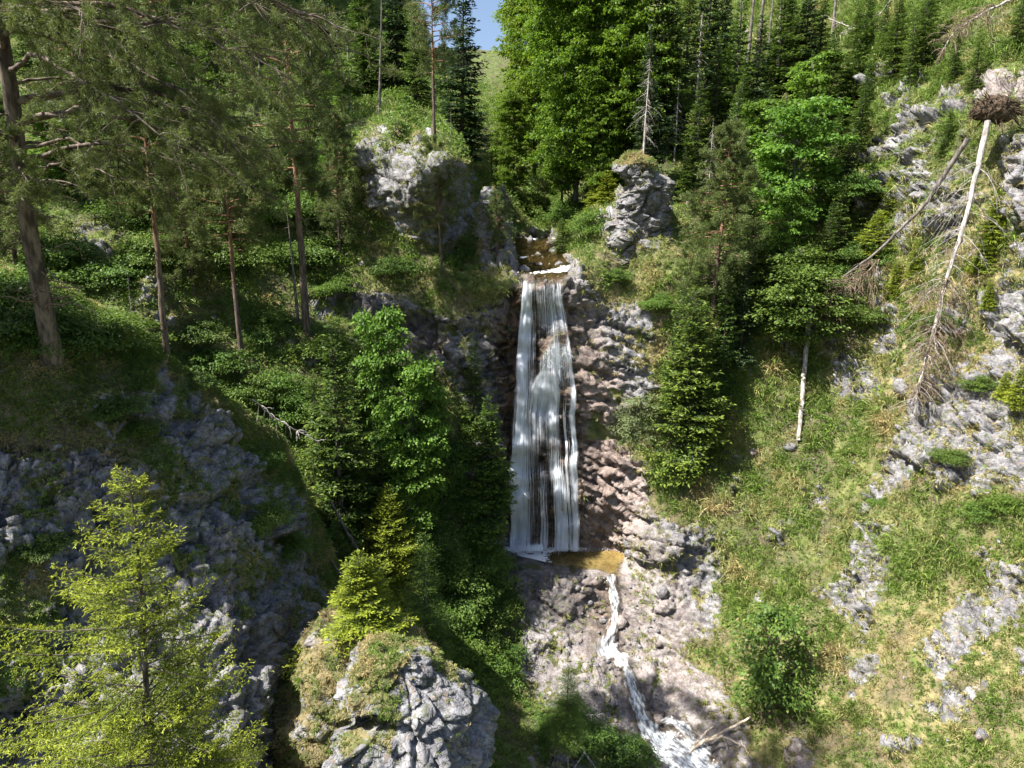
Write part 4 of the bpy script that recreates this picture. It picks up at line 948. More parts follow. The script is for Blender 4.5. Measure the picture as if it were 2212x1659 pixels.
# ---------------------------------------------------------------- the near spruce, lower left
rng = np.random.default_rng(5)
M['spruce_near'] = mat_leaf('near spruce shoots', (.06, .085, .013), (.15, .20, .024), (.36, .40, .04), trans=.35, var=.15)
def near_spruce():
    base = at(372, 1960, 12.9); topz = z_at(1012, 12.4)
    Hh = topz - base[2]
    root = tag(empty('spruce_tree', base), 'near spruce with glowing yellow green shoots in the lower left corner', 'spruce tree')
    tr, cr = Acc(), Acc()
    tx = at(272, 1012, 12.4) - base
    n = 16; tt_ = np.linspace(0, 1, n); tp = tx[None] * tt_[:, None] + np.c_[.05 * np.sin(tt_ * 9), .04 * np.cos(tt_ * 8), 0 * tt_]
    tube(tr, tp, .115 * (1.05 - tt_ * .95), 10, .2)
    P = lambda z: np.array([np.interp(z, tp[:, 2], tp[:, i]) for i in range(3)])
    z = Hh * .03
    while z < Hh * .985:
        f = z / Hh; env = 3.9 * (1 - f) ** .80 + .05
        for b in range(6 if f < .9 else 5):
            az = rng.random() * 6.28
            if rng.random() < .3: continue
            boost = 1.45 if (rng.random() < .16 and f < .75) else 1.0
            Lb = env * rng.uniform(.45, 1.15) * (1.2 if math.cos(az) < -.2 else .95) * boost
            if f > .86: Lb = max(Lb, .32)
            m = 10; t = np.linspace(0, 1, m)[:, None]
            d = nrm(np.array([math.cos(az), math.sin(az), .05 + .9 * f ** 3 + rng.normal() * .1]))
            bp = P(z + rng.normal() * .05) + d * Lb * t + np.array([0, 0, -1.]) * Lb * .30 * (t ** 1.4 - .8 * t ** 3)
            tube(tr, bp, np.linspace(.010 + .008 * Lb, .003, m), 4)
            s = np.repeat(np.arange(.14, 1.0, .105 / max(Lb, .2)), 2); side = np.tile([1, -1], len(s) // 2)
            basep = np.stack([np.interp(s, t[:, 0], bp[:, i]) for i in range(3)], -1)
            tl = (Lb * .34 * (1 - s) ** .75 * np.minimum(1, s * 2.5) + .07) * rng.uniform(.5, 1.2, len(s))
            ax = nrm(bp[-1] - bp[0]); per = nrm(np.cross(ax, [0, 0, 1.]))
            td = nrm(ax * .8 + per * side[:, None] + rng.normal(size=(len(s), 3)) * .2 + [0, 0, -.12])
            ns = np.maximum(2, (tl / .05).astype(int)); idx = np.repeat(np.arange(len(s)), ns)
            k = np.concatenate([np.arange(q) for q in ns]); kk = (k + rng.random(len(k)) * .8) / ns[idx]
            c = basep[idx] + td[idx] * (tl[idx] * kk)[:, None] - np.array([0, 0, 1.]) * (.3 * tl[idx] * kk ** 2)[:, None]
            per2 = nrm(np.cross(td[idx], [0, 0, 1.]))
            dd_ = nrm(td[idx] + per2 * np.where(k % 2 == 0, 1, -1)[:, None] * .8 + rng.normal(size=c.shape) * .3 - [0, 0, .12])
            out = np.clip(s[idx] * .6 + kk * .5, 0, 1)
            tipv = np.clip((out - .35) * 1.8, 0, 1) * rng.uniform(.5, 1.2, len(c))
            L_ = .10 * rng.uniform(.7, 1.3, len(c))
            # each shoot is a small brush: core blade plus bristles
            for q in range(5):
                off = dd_ * (L_ * q * .2)[:, None]
                leaves(cr, c + off, dd_ + rng.normal(size=c.shape) * (.55 if q else .05), rdir(len(c), .8), L_ * (.62 if q else 1.0), .018 if q else .022, rng.random(len(c)), np.clip(tipv, 0, 1), .1)
        z += (.21 if f < .8 else .14) * rng.uniform(.7, 1.4)
    tr.build('trunk', M['bark_spruce'], root, True); cr.build('crown', M['spruce_near'], root)
near_spruce()
# ================================================================ GRASS AND HERBS
rng = np.random.default_rng(33)
def scatter(P, w, n):
    """n random points on the grid, more where w is high; returns positions, normals"""
    a = P[:-1, :-1]; e1 = P[:-1, 1:] - a; e2 = P[1:, :-1] - a
    ar = np.linalg.norm(np.cross(e1, e2), axis=-1)
    d = np.linalg.norm(a, axis=-1)
    p = (ar ** .75 / d ** 1.1) * w[:-1, :-1]
    p = p.ravel(); p[~np.isfinite(p)] = 0; cdf = np.cumsum(p); cdf /= cdf[-1]
    i = np.searchsorted(cdf, rng.random(n)); i = np.minimum(i, len(p) - 1)
    i0, j0 = np.unravel_index(i, a.shape[:2])
    s, t = rng.random((2, n, 1))
    pos = a[i0, j0] + e1[i0, j0] * s + e2[i0, j0] * t
    nn = nrm(np.cross(e1[i0, j0], e2[i0, j0])); sg = np.sign((nn * -pos).sum(-1, keepdims=True)); nn = nn * sg
    return pos, nn, i0, j0
def tufts(acc, pos, nn, size, k, wd, dry, lush=1.0):
    n = len(pos); c = np.repeat(pos, k, 0); N_ = np.repeat(nn, k, 0); s = np.repeat(size, k)
    h = N_ * .55 + [0, 0, .75] + rng.normal(size=(n * k, 3)) * .48
    c = c + rng.normal(size=c.shape) * (s * .16)[:, None] * [1, 1, .4]
    r = np.clip(np.repeat(rng.random(n), k) * .75 + rng.random(n * k) * .3, 0, 1)
    dr = np.repeat(dry, k); dr = np.clip(dr + rng.normal(size=n * k) * .22, 0, 1)
    leaves(acc, c, h, rdir(n * k), s * rng.uniform(.55, 1.2, n * k), wd * (.6 + s), r, dr, .42)
def edgeview(P):
    return np.clip((P[..., 1] > 5) * 1.0, 0, 1)
okmain = keep & (U > -250) & (U < 2450) & (V > -250) & (V < 1850) & (P1[..., 1] < 130)
gw = (1 - np.clip(rock * 1.7, 0, 1)) ** 1.5 * (1 - inpool) * (1 - instream) * (1 - wet * .8) * okmain * (.35 + 1.0 * (1 - soil)) * (1 - np.clip(pink, 0, .9))
gw = gw * np.where(U > 1380, 1.5, .9)
pos, nn, ii, jj = scatter(P1, gw, 85000)
dn = fbm(pos, 1.5, 4, 301)
dryv = np.clip((dn - .5) * 6 * .6 + dry[ii, jj] * .42 - .16, 0, 1)
a = Acc(); size = rng.uniform(.10, .32, len(pos)) * (.6 + 1.2 * np.clip((fbm(pos, 1.1, 3, 312) - .35) * 3, 0, 1)) * (1 + .35 * (U[ii, jj] > 1500)) * (1 + .6 * (fbm(pos, 2.0, 2, 310) > .55)) * np.clip(pos[:, 1] / 38, .7, 2.2)
tufts(a, pos, nn, size, 14, .036, dryv)
g_ = a.build('grass', M['grass']); tag(g_, 'tufted green and straw coloured grass covering the slopes', 'grass', kind='stuff')
# overhanging sedge at rock edges
ew = np.clip(rock * (1 - rock) * 4, 0, 1) ** 2 * okmain * (1 - inpool) * (1 - instream) * (1 - .9 * wet) * (1 - pink * .8)
pos, nn, ii, jj = scatter(P1, ew, 9000)
a = Acc(); tufts(a, pos, nn, rng.uniform(.2, .45, len(pos)) * np.clip(pos[:, 1] / 38, .7, 2), 16, .04, np.clip(.35 + .5 * fbm(pos, 1.5, 3, 99) + dry[ii, jj] * .3 - .2, 0, 1))
g_ = a.build('sedge', M['grass']); tag(g_, 'hanging sedge tufts along the rock ledges', 'grass', kind='stuff')
# knoll, spur, boulder
okk = (~isback) & (KUf > -200) & (KVf < 1850)
gw = (1 - np.clip(krock * 1.5, 0, 1)) * (.4 + .6 * (1 - ksoil)) * okk + .25 * (~isback) * (dv < 40) + .04 * okk
pos, nn, ii, jj = scatter(KP1, gw, 22000)
a = Acc(); tufts(a, pos, nn, rng.uniform(.08, .22, len(pos)) * np.clip(pos[:, 1] / 20, .7, 1.5), 13, .03, np.clip((fbm(pos, .9, 4, 303) - .45) * 4, 0, 1) * .8 + .3 * ksoil[ii, jj])
for PG, rk, n_ in ((SPP, Srk, 16000), (BP, Brk, 3500), (PPp, Prk, 900), (SIp, Sik, 700)):
    w_ = (1 - np.clip(rk * 1.4, 0, 1)) + .02
    pos, nn, ii, jj = scatter(PG, w_, n_)
    m = pos[:, 1] < PG[..., 1].mean() + 1.5; pos, nn = pos[m], nn[m]
    tufts(a, pos, nn, rng.uniform(.08, .2, len(pos)) * np.clip(pos[:, 1] / 20, .7, 2), 12, .03, np.clip((fbm(pos, .7, 3, 305) - .35) * 3.2, 0, 1))
g_ = a.build('cliff_grass', M['grass']); tag(g_, 'short dry grass and moss on the near cliff, spur and boulders', 'grass', kind='stuff')
# herbs and low leafy growth
def herbs(P, w, n, s0, s1, k, seed, name, label, mat, lw=.5):
    pos, nn, ii, jj = scatter(P, w, n); a = Acc()
    s = rng.uniform(s0, s1, len(pos)) * np.clip(pos[:, 1] / 35, .5, 2.0)
    c = np.repeat(pos, k, 0); S = np.repeat(s, k)
    o = rdir(len(c), .6); q = rng.random(len(c)) ** .5
    c = c + o * (S * q)[:, None] + np.repeat(nn, k, 0) * (S * .25)[:, None]
    r = np.clip(np.repeat(rng.random(len(pos)), k) * .6 + .4 * rng.random(len(c)), 0, 1)
    leaves(a, c, o + rng.normal(size=c.shape) * .4, np.array([0, -.3, 1.]) + rng.normal(size=c.shape) * .45, S * rng.uniform(.3, .5, len(c)), S * lw * .4, r, rng.random(len(c)) * .6 * q, .2)
    o_ = a.build(name, mat); tag(o_, label, 'plants', kind='stuff')
left = np.clip((1250 - U) / 200, 0, 1); 
hw = okmain * (1 - np.clip(rock * 1.8, 0, 1)) * (1 - inpool) * (1 - instream) * (1 - wet) * (np.clip((fbm(P1, 2.6, 3, 321) - .42) * 5, 0, 1) + .1)
herbs(P1, hw * (.3 + 1.1 * left), 17000, .18, .42, 26, 1, 'undergrowth', 'leafy green undergrowth on the wooded slopes', M['herb'])
herbs(P1, hw * (1 - left) * np.where(U > 1380, 1, .5), 4500, .12, .30, 22, 2, 'herbs', 'low green herbs among the grass of the right slope', M['herb'])
herbs(KP1, okk * (1 - np.clip(krock * 1.5, 0, 1)) * np.clip((fbm(KP1, 1.2, 3, 322) - .42) * 6, 0, 1) * np.where(dv < 130, 1.6, .5), 5000, .12, .30, 24, 3, 'cliff_plants', 'small leafy plants on the near cliff', M['bush'])
herbs(BP, np.clip(1 - Brk * 1.3, 0, 1), 900, .08, .18, 22, 4, 'boulder_moss', 'mossy cushions on top of the boulder', M['bush'])
# loose stones (scree on slope and cliff)
def stones(P, w, n, s0, s1):
    pos, nn, ii, jj = scatter(P, w, n); a = Acc()
    u6 = np.array([[1,0,0],[-1,0,0],[0,1,0],[0,-1,0],[0,0,1],[0,0,-1],[.6,.6,.6],[-.6,.6,.6],[.6,-.6,.6],[-.6,-.6,.6],[.6,.6,-.6],[-.6,.6,-.6],[.6,-.6,-.6],[-.6,-.6,-.6]])
    q = [[4,6,0,8],[4,7,2,6],[4,9,1,7],[4,8,3,9],[5,12,0,10],[5,10,2,11],[5,11,1,13],[5,13,3,12],[0,12,3,8],[0,6,2,10],[1,11,2,7],[1,9,3,13]]
    for p in pos:
        s = rng.uniform(s0, s1) * (1 + 2 * (rng.random() < .05))
        v = u6 * rng.uniform(.6, 1.2, (14, 1)) * rng.uniform(.6, 1.2, 3) * s + p
        a.add(v, q, rock=1.0, wet=0.0, pink=float(rng.random() < .3) * .6, dry=0.0, soil=0.0)
    return a
sw_ = okmain * (1 - np.clip(rock, 0, 1)) * np.where(U > 1380, 1, .4) * (1 - inpool) * (1 - instream)
a = stones(P1, sw_, 700, .05, .15)
rimw = np.clip(mask(U, V, [[(1090,1168),(1365,1168),(1362,1212),(1330,1248),(1120,1244),(1092,1205)]], 2) - inpool, 0, 1) + .8 * mask(U, V, [[(1110,505),(1190,505),(1245,560),(1225,596),(1118,596)]], 2) + .25 * mask(U, V, [[(1250,1240),(1420,1240),(1420,1500),(1500,1640),(1330,1640),(1250,1400)]], 4)
rs_ = stones(P1, rimw, 520, .05, .20); a.v += rs_.v; a.f += [f + a.n for f in rs_.f]; a.n += rs_.n
for k_ in a.a: a.a[k_] += rs_.a[k_]
o_ = a.build('scree', M['terrain']); tag(o_, 'small pale stones scattered over the slopes', 'stones', kind='stuff')
a = stones(KP1, okk * (.15 + kr), 500, .03, .10); 
b = stones(SPP, np.ones(SPP.shape[:2]), 260, .03, .08); a.v += b.v; 
for f in b.f: a.f.append(f + a.n)
a.n += b.n
for k_ in a.a: a.a[k_] += b.a[k_]
o_ = a.build('cliff_rubble', M['terrain']); tag(o_, 'small stones lying on the near cliff and spur', 'stones', kind='stuff')

# ================================================================ WATER
def mat_fall():
    n = NT('falling water')
    uv = n.n('ShaderNodeUVMap'); uv.uv_map = 'UVMap'
    a = n.noise(1, 3, .6, n.map(uv.outputs[0], (5.5, .20, 1))); b = n.noise(1, 4, .6, n.map(uv.outputs[0], (13, .55, 1))); c = n.noise(1, 4, .6, n.map(uv.outputs[0], (1.6, .45, 1)))
    s = n.math('ADD', n.math('MULTIPLY', a, .42), n.math('ADD', n.math('MULTIPLY', b, .36), n.math('MULTIPLY', c, .22)))
    dens = n.attr('dens')
    th = n.math('SUBTRACT', .76, n.math('MULTIPLY', dens, .42))
    al = n.step(s, n.math('SUBTRACT', th, .13), n.math('ADD', th, .17))
    al = n.math('MULTIPLY', al, n.math('ADD', .15, n.math('MULTIPLY', dens, .70)))
    b1 = n.n('ShaderNodeBsdfPrincipled'); b1.inputs['Base Color'].default_value = (.86, .90, .95, 1); b1.inputs['Roughness'].default_value = .5
    tr = n.n('ShaderNodeBsdfTranslucent'); tr.inputs[0].default_value = (.8, .85, .9, 1)
    m1 = n.n('ShaderNodeMixShader'); m1.inputs[0].default_value = .3; n.link(b1.outputs[0], m1.inputs[1]); n.link(tr.outputs[0], m1.inputs[2])
    tp = n.n('ShaderNodeBsdfTransparent'); mx = n.n('ShaderNodeMixShader')
    n.link(al, mx.inputs[0]); n.link(tp.outputs[0], mx.inputs[1]); n.link(m1.outputs[0], mx.inputs[2]); n.link(mx.outputs[0], n.out.inputs[0])
    return n.m
M['fall'] = mat_fall()
n = NT('white water threads'); b_ = n.n('ShaderNodeBsdfPrincipled'); b_.inputs['Base Color'].default_value = (.86, .9, .95, 1); b_.inputs['Roughness'].default_value = .4
tr_ = n.n('ShaderNodeBsdfTranslucent'); tr_.inputs[0].default_value = (.85, .9, .95, 1); tp_ = n.n('ShaderNodeBsdfTransparent'); m1_ = n.n('ShaderNodeMixShader'); m1_.inputs[0].default_value = .35; n.link(b_.outputs[0], m1_.inputs[1]); n.link(tr_.outputs[0], m1_.inputs[2])
m2_ = n.n('ShaderNodeMixShader'); m2_.inputs[0].default_value = .6; n.link(tp_.outputs[0], m2_.inputs[1]); n.link(m1_.outputs[0], m2_.inputs[2]); n.link(m2_.outputs[0], n.out.inputs[0]); M['threads'] = n.m
def sm(x, a, b):
    t = np.clip((x - a) / (b - a), 0, 1); return t * t * (3 - 2 * t)
vr = np.linspace(594, 1190, 260); ar = np.linspace(-.02, 1.02, 150)
LV = 9 * (fbm(np.c_[vr / 70, vr * 0, vr * 0], 1, 4, 460) - .5) + np.interp(vr, [597,700,800,900,1000,1100,1190], [1124,1116,1108,1102,1097,1095,1098]); RV = 16 * (fbm(np.c_[vr / 60, vr * 0, vr * 0 + 5], 1, 4, 461) - .5) + np.interp(vr, [597,650,700,800,1000,1190], [1213,1222,1231,1246,1257,1266])
Vs, As = [], []; Us, Ds, Fs, off = [], [], [], 0
for layer in range(2):
    FA, FV = np.meshgrid(ar, vr); t0_ = (FV - 597) / 593
    FU = LV[:, None] * (1 - FA) + RV[:, None] * FA
    base = ground(np.clip(FU, 1100, 1256), np.clip(FV, 601, 1184))
    Yb = blur(base[..., 1], 3); Yb = np.minimum(Yb, 43.0)
    push = .22 + .13 * layer + .25 * sm(FV, 640, 780) + .34 * (fbm(np.stack([FA * 7 + layer * 3, t0_ * 4.5, 0 * FA], -1), 1, 3, 430) - .5) + .26 * (fbm(np.stack([FA * 20, t0_ * 6 + layer, 0 * FA], -1), 1, 3, 440) - .5)
    arch = np.exp(-((FV - (742 + 55 * ((FA - .72) / .35) ** 2)) / 24) ** 2) * (1 - sm(np.abs(FA - .7), .2, .38)) * .7
    arch2 = np.exp(-((FV - (796 + 60 * ((FA - .5) / .26) ** 2)) / 22) ** 2) * (1 - sm(np.abs(FA - .5), .14, .27)) * .6
    Pw = at(FU, FV, Yb - push - arch - arch2)
    t = (FV - 597) / 593
    nzc = fbm(np.stack([FA * 6 + layer * 7, t * 5, 0 * t], -1), 1, 3, 400 + layer)
    d = np.full(FA.shape, .14)
    d = np.maximum(d, .76 * (1 - sm(FA + .25 * (nzc - .5), .14, .48)) * (.8 + .25 * nzc))
    d = np.maximum(d, .56 * (1 - sm(t, .10, .26)) * (.75 + .5 * fbm(np.stack([FA * 9, t * 2, 0 * t + layer], -1), 1, 2, 470)))
    y1 = 742 + 55 * ((FA - .72) / .35) ** 2; b1_ = sm(FV, y1 - 10, y1 + 12) * (1 - sm(FV, y1 + 15, y1 + 130)) * sm(FA, .28, .5)
    y2 = 794 + 60 * ((FA - .5) / .26) ** 2; b2_ = sm(FV, y2 - 10, y2 + 12) * (1 - sm(FV, y2 + 20, y2 + 240)) * (1 - sm(np.abs(FA - .5 + .1 * (nzc - .5)), .15, .28))
    d = np.maximum(d, .56 * b1_); d = np.maximum(d, .68 * b2_)
    d = np.maximum(d, .86 * np.exp(-((FA - (.89 + .04 * np.sin(t * 5) + .05 * (nzc - .5))) / .05) ** 2) * sm(t, .18, .3) * (1 - .2 * t))
    d = np.maximum(d, .80 * np.exp(-((FA - (.66 + .05 * np.sin(t * 9) + .12 * (nzc - .5))) / (.07 + .05 * t)) ** 2) * sm(t, .60, .68))
    d = np.maximum(d, .42 * np.exp(-((FA - .45) / .09) ** 2) * sm(t, .62, .75)); d = np.maximum(d, .55 * np.exp(-((FA - .80) / .03) ** 2) * sm(t, .4, .5))
    d = np.maximum(d, .9 * sm(t, .955, .99) * (FA < .45))
    d = d * (.55 + .75 * nzc) * sm(FA - .09 * fbm(np.stack([t * 9, t * 0, t * 0 + layer * 5], -1), 1, 4, 450), -.05, .03) * (1 - sm(FA + .10 * fbm(np.stack([t * 9, t * 0, t * 0 + 9 + layer], -1), 1, 4, 451), .97, 1.05)) * sm(t - .03 * fbm(np.stack([FA * 9, t * 0, t * 0], -1), 1, 3, 452), -.01, .015)
    Vs.append(Pw.reshape(-1, 3)); Ds.append(np.clip(d, 0, 1).ravel())
    Us.append(np.stack([FA * 3.3 + layer * 11.7, t * 18 + layer * 3.1], -1).reshape(-1, 2)); Fs.append(gridfaces(*FA.shape) + off); off += FA.size
DD = d; PWm = Pw; rng = np.random.default_rng(71)
fv, ff, fo_ = [], [], 0
pw_ = np.clip(DD, 0, 1) ** 2.6; cdf = np.cumsum(pw_.ravel()); cdf /= cdf[-1]
for q_ in range(1700):
    i0_, j0_ = np.unravel_index(min(np.searchsorted(cdf, rng.random()), DD.size - 1), DD.shape)
    L_ = int(rng.uniform(12, 95)); i1_ = min(i0_ + L_, DD.shape[0] - 1)
    if i1_ - i0_ < 6: continue
    ii_ = np.arange(i0_, i1_ + 1, 3)
    jj_ = np.clip(j0_ + rng.random() - .5 + np.cumsum(rng.normal(size=len(ii_)) * .09) + rng.normal() * .03 * (ii_ - i0_), 0, DD.shape[1] - 1.001)
    ja = jj_.astype(int); fr = (jj_ - ja)[:, None]
    c_ = PWm[ii_, ja] * (1 - fr) + PWm[ii_, ja + 1] * fr + np.array([0, -.03 - .12 * rng.random(), 0])
    w_ = rng.uniform(.008, .028) * np.sin(np.linspace(.15, 3.0, len(ii_))) ** .6 * np.clip(DD[ii_, ja] * 1.8 - .2, .0, 1)
    sd = np.array([1, rng.normal() * .3, 0])
    v_ = np.stack([c_ - sd * w_[:, None], c_ + np.array([0, -1.3, 0]) * w_[:, None], c_ + sd * w_[:, None]], 1).reshape(-1, 3); m_ = len(ii_)
    a_ = np.arange(m_ - 1)[:, None] * 3; fv.append(v_); ff.append(np.concatenate([a_, a_ + 1, a_ + 4, a_ + 3], 1) + fo_); ff.append(np.concatenate([a_ + 1, a_ + 2, a_ + 5, a_ + 4], 1) + fo_); fo_ += m_ * 3
for q_ in range(750):   # splash arcs at the foot
    fa_ = rng.random() ** 1.3; ja_ = int(fa_ * (DD.shape[1] - 1)); p_ = PWm[-3, ja_] if rng.random() < .75 else PWm[int(DD.shape[0] * (.26 + .08 * rng.random())), int((.5 + .45 * rng.random()) * (DD.shape[1] - 1))]
    d_ = nrm(np.array([rng.normal() * .6, -abs(rng.normal()) * .6, rng.uniform(.4, 1.4)])); c_ = curve(p_ + rng.normal(size=3) * [.1, .1, .03], d_, rng.uniform(.15, .75) * (1 - .5 * fa_), 6, .9)
    w_ = rng.uniform(.008, .022) * np.linspace(1, .2, 6); sd = np.array([1, .2, 0])
    v_ = np.stack([c_ - sd * w_[:, None], c_ + sd * w_[:, None]], 1).reshape(-1, 3)
    a_ = np.arange(5)[:, None] * 2; fv.append(v_); ff.append(np.concatenate([a_, a_ + 1, a_ + 3, a_ + 2], 1) + fo_); fo_ += 12
fall = build('waterfall', np.concatenate(Vs), np.concatenate(Fs), M['fall'], attrs=dict(dens=np.concatenate(Ds)), smooth=True, uv=np.concatenate(Us))
tag(fall, kind='structure')
th_ = build('threads', np.concatenate(fv), np.concatenate(ff), M['threads'], parent=fall)
# stream ribbons
def mat_stream():
    n = NT('rushing white water')
    uv = n.n('ShaderNodeUVMap'); uv.uv_map = 'UVMap'
    a = n.noise(1, 5, .65, n.map(uv.outputs[0], (5, 1.6, 1))); d = n.attr('dens')
    e = n.math('ADD', a, n.math('MULTIPLY', d, .5))
    al = n.step(e, .70, 1.12)
    c = n.mix(n.step(a, .35, .6), (.30, .33, .37), (.72, .75, .78))
    b = n.n('ShaderNodeBsdfPrincipled'); n.link(c, b.inputs['Base Color']); b.inputs['Roughness'].default_value = .45
    n.link(n.bump(a, .6, .05), b.inputs['Normal'])
    w = n.n('ShaderNodeBsdfPrincipled'); w.inputs['Base Color'].default_value = (.10, .065, .025, 1); w.inputs['Roughness'].default_value = .08
    tp = n.n('ShaderNodeBsdfTransparent'); m0 = n.n('ShaderNodeMixShader'); m0.inputs[0].default_value = .25
    n.link(tp.outputs[0], m0.inputs[1]); n.link(w.outputs[0], m0.inputs[2])
    mx = n.n('ShaderNodeMixShader'); n.link(al, mx.inputs[0]); n.link(m0.outputs[0], mx.inputs[1]); n.link(b.outputs[0], mx.inputs[2])
    n.link(mx.outputs[0], n.out.inputs[0]); return n.m
M['stream'] = mat_stream()
def ribbon(pts, name, lift=.14, nseg=160, nw_=22):
    p = np.array(pts, float); s = np.r_[0, np.cumsum(np.hypot(np.diff(p[:, 0]), np.diff(p[:, 1])))]; q = np.linspace(0, s[-1], nseg)
    u = blur(np.interp(q, s, p[:, 0])[:, None], 4)[:, 0]; v = blur(np.interp(q, s, p[:, 1])[:, None], 4)[:, 0]; w = 1.25 * np.interp(q, s, p[:, 2]) * (1 + .7 * (vnoise(np.c_[q / 18, q * 0, q * 0], 1, 9) - .5)); dn = np.interp(q, s, p[:, 3])
    du, dv_ = np.gradient(u), np.gradient(v); L = np.hypot(du, dv_); nx, ny = -dv_ / L, du / L
    a = np.linspace(-.5, .5, nw_)
    UU = u[:, None] + nx[:, None] * a * w[:, None]; VV = v[:, None] + ny[:, None] * a * w[:, None]
    g = ground(UU, VV); Yb = g[..., 1].copy()
    for sh_ in range(-5, 6): Yb = np.minimum(Yb, np.roll(g[..., 1], sh_, 0) + .05) if sh_ else Yb
    Yb[:6] = g[:6, :, 1]; Yb[-6:] = g[-6:, :, 1]; Yb = np.minimum(blur(Yb, 3), g[..., 1] + .05)
    h = lift * (1 - (2 * np.abs(a)) ** 2.5) * 1.1 - .04
    P = at(UU, VV, Yb - h[None] - .10 - .10 * vnoise(np.stack([UU / 9, VV / 16, 0 * UU], -1), 1, 4))
    d = dn[:, None] * (1 - (2 * np.abs(a[None])) ** 3 * .9)
    o = build(name, P, gridfaces(nseg, nw_), M['stream'], attrs=dict(dens=d.ravel()), smooth=True, uv=np.stack([a[None] * w[:, None] / 30 + 0 * q[:, None], q[:, None] / 30 + 0 * a[None]], -1).reshape(-1, 2))
    tag(o, kind='structure'); return o
ribbon([(1318,1234,22,.75),(1323,1275,22,.85),(1330,1310,16,.85),(1328,1345,15,.8),(1316,1375,34,.9),(1308,1402,52,.95),(1332,1412,30,.9),(1352,1440,26,.9),(1368,1490,30,.95),(1384,1540,30,.95),(1402,1580,42,1),(1435,1612,70,1),(1480,1640,90,1),(1530,1690,110,1)], 'stream')
ribbon([(1425,1560,10,.6),(1448,1556,24,.9),(1475,1570,26,.9),(1500,1600,20,.8)], 'side_stream')
# plunge pool
def mat_pool():
    n = NT('golden pool water'); f = n.attr('foam'); sh = n.attr('shallow')
    a = n.noise(2.2, 4, .6); c = n.mix(n.step(a, .3, .7), (.12, .095, .04), (.25, .20, .08))
    c = n.mix(sh, (.045, .032, .012), c)
    e = n.math('ADD', n.math('MULTIPLY', n.math('SUBTRACT', n.noise(5, 5, .65), .5), .9), f)
    al = n.step(e, .4, .62)
    b = n.n('ShaderNodeBsdfPrincipled'); n.link(n.mix(al, c, (.85, .87, .9)), b.inputs['Base Color'])
    tpp = n.n('ShaderNodeBsdfTransparent'); n.link(n.mix(sh, (.50, .44, .28), (.96, .86, .52)), tpp.inputs[0])
    mxx = n.n('ShaderNodeMixShader'); n.link(n.math('ADD', .24, n.math('MULTIPLY', al, .74)), mxx.inputs[0])
    n.link(n.math('ADD', .07, n.math('MULTIPLY', al, .5)), b.inputs['Roughness']); n.link(n.bump(n.noise(6, 3, .5), .35, .04), b.inputs['Normal'])
    n.link(tpp.outputs[0], mxx.inputs[1]); n.link(b.outputs[0], mxx.inputs[2]); n.link(mxx.outputs[0], n.out.inputs[0]); return n.m
M['pool'] = mat_pool()
zt = float(at(1220, 1228, 38.6)[2])
out = [(1098,1186),(1120,1180),(1160,1174),(1210,1172),(1260,1175),(1300,1180),(1345,1182),(1352,1192),(1340,1206),(1330,1222),(1322,1236),(1300,1230),(1285,1226),(1255,1226),(1225,1218),(1190,1216),(1150,1206),(1120,1200),(1100,1194)]
op = np.array(out, float)
seg = np.concatenate([op, op[:1]]); q = np.linspace(0, len(op), 140, endpoint=False); ou = np.interp(q, np.arange(len(seg)), seg[:, 0]); ov = np.interp(q, np.arange(len(seg)), seg[:, 1])
dr_ = ray(ou, ov); zt -= .12; edge_ = dr_ * (zt / dr_[:, 2])[:, None]; cen_ = edge_.mean(0); edge_ = cen_ + (edge_ - cen_) * 1.04
rr_ = np.linspace(0.001, 1, 40); PP = cen_ + (edge_ - cen_)[None] * rr_[:, None, None]
fo = np.array([np.clip(1 - np.abs(PP[..., 0] - (float(at(1150, 1186, cen_[1])[0]))) / 2.1, 0, 1) * 1.25, ]).max(0)
backness = sm(PP[..., 1], cen_[1] + .1, cen_[1] + 1.2)
fo = np.clip(fo * (.75 + backness * .6) + .40 * backness ** 2, 0, 1)
shal = sm(PP[..., 0], float(at(1150, 1200, cen_[1])[0]), float(at(1215, 1200, cen_[1])[0]))
pl = build('plunge_pool', PP, gridfaces(40, 140, True), M['pool'], attrs=dict(foam=fo.ravel(), shallow=shal.ravel()), smooth=True); tag(pl, kind='structure')

# water running over the brink, above the fall
vq = np.linspace(506, 600.5, 90); aq = np.linspace(0, 1, 80)
A2, V2 = np.meshgrid(aq, vq)
U2 = np.interp(V2, [505,540,575,601], [1113,1113,1115,1121]) * (1 - A2) + np.interp(V2, [505,540,575,601], [1178,1206,1232,1216]) * A2
PS = at(U2, V2, fmain(U2, V2)); PS[..., 2] += .03 + .07 * (fbm(PS * [2.2, 1, 1], .9, 4, 800) - .5)
PS[V2 > 594, 2] = PS[V2 > 594, 2].mean()
sp = lambda u, v, a, b: np.exp(-((U2 - u) / a) ** 2 - ((V2 - v) / b) ** 2)
fo2 = .12 + .55 * sp(1150, 517, 22, 4) + .5 * sp(1130, 557, 14, 5) + .6 * sp(1192, 586, 22, 5) + .75 * sp(1222, 580, 20, 8) + .5 * sp(1160, 590, 20, 4)
us_ = build('upper_stream', PS, gridfaces(*U2.shape), M['pool'], attrs=dict(foam=(fo2 * (.5 + .9 * fbm(PS * [1, .5, 1], .35, 3, 810))).ravel(), shallow=(.10 + .5 * (V2 > 588)).ravel()), smooth=True)
tag(us_, kind='structure')

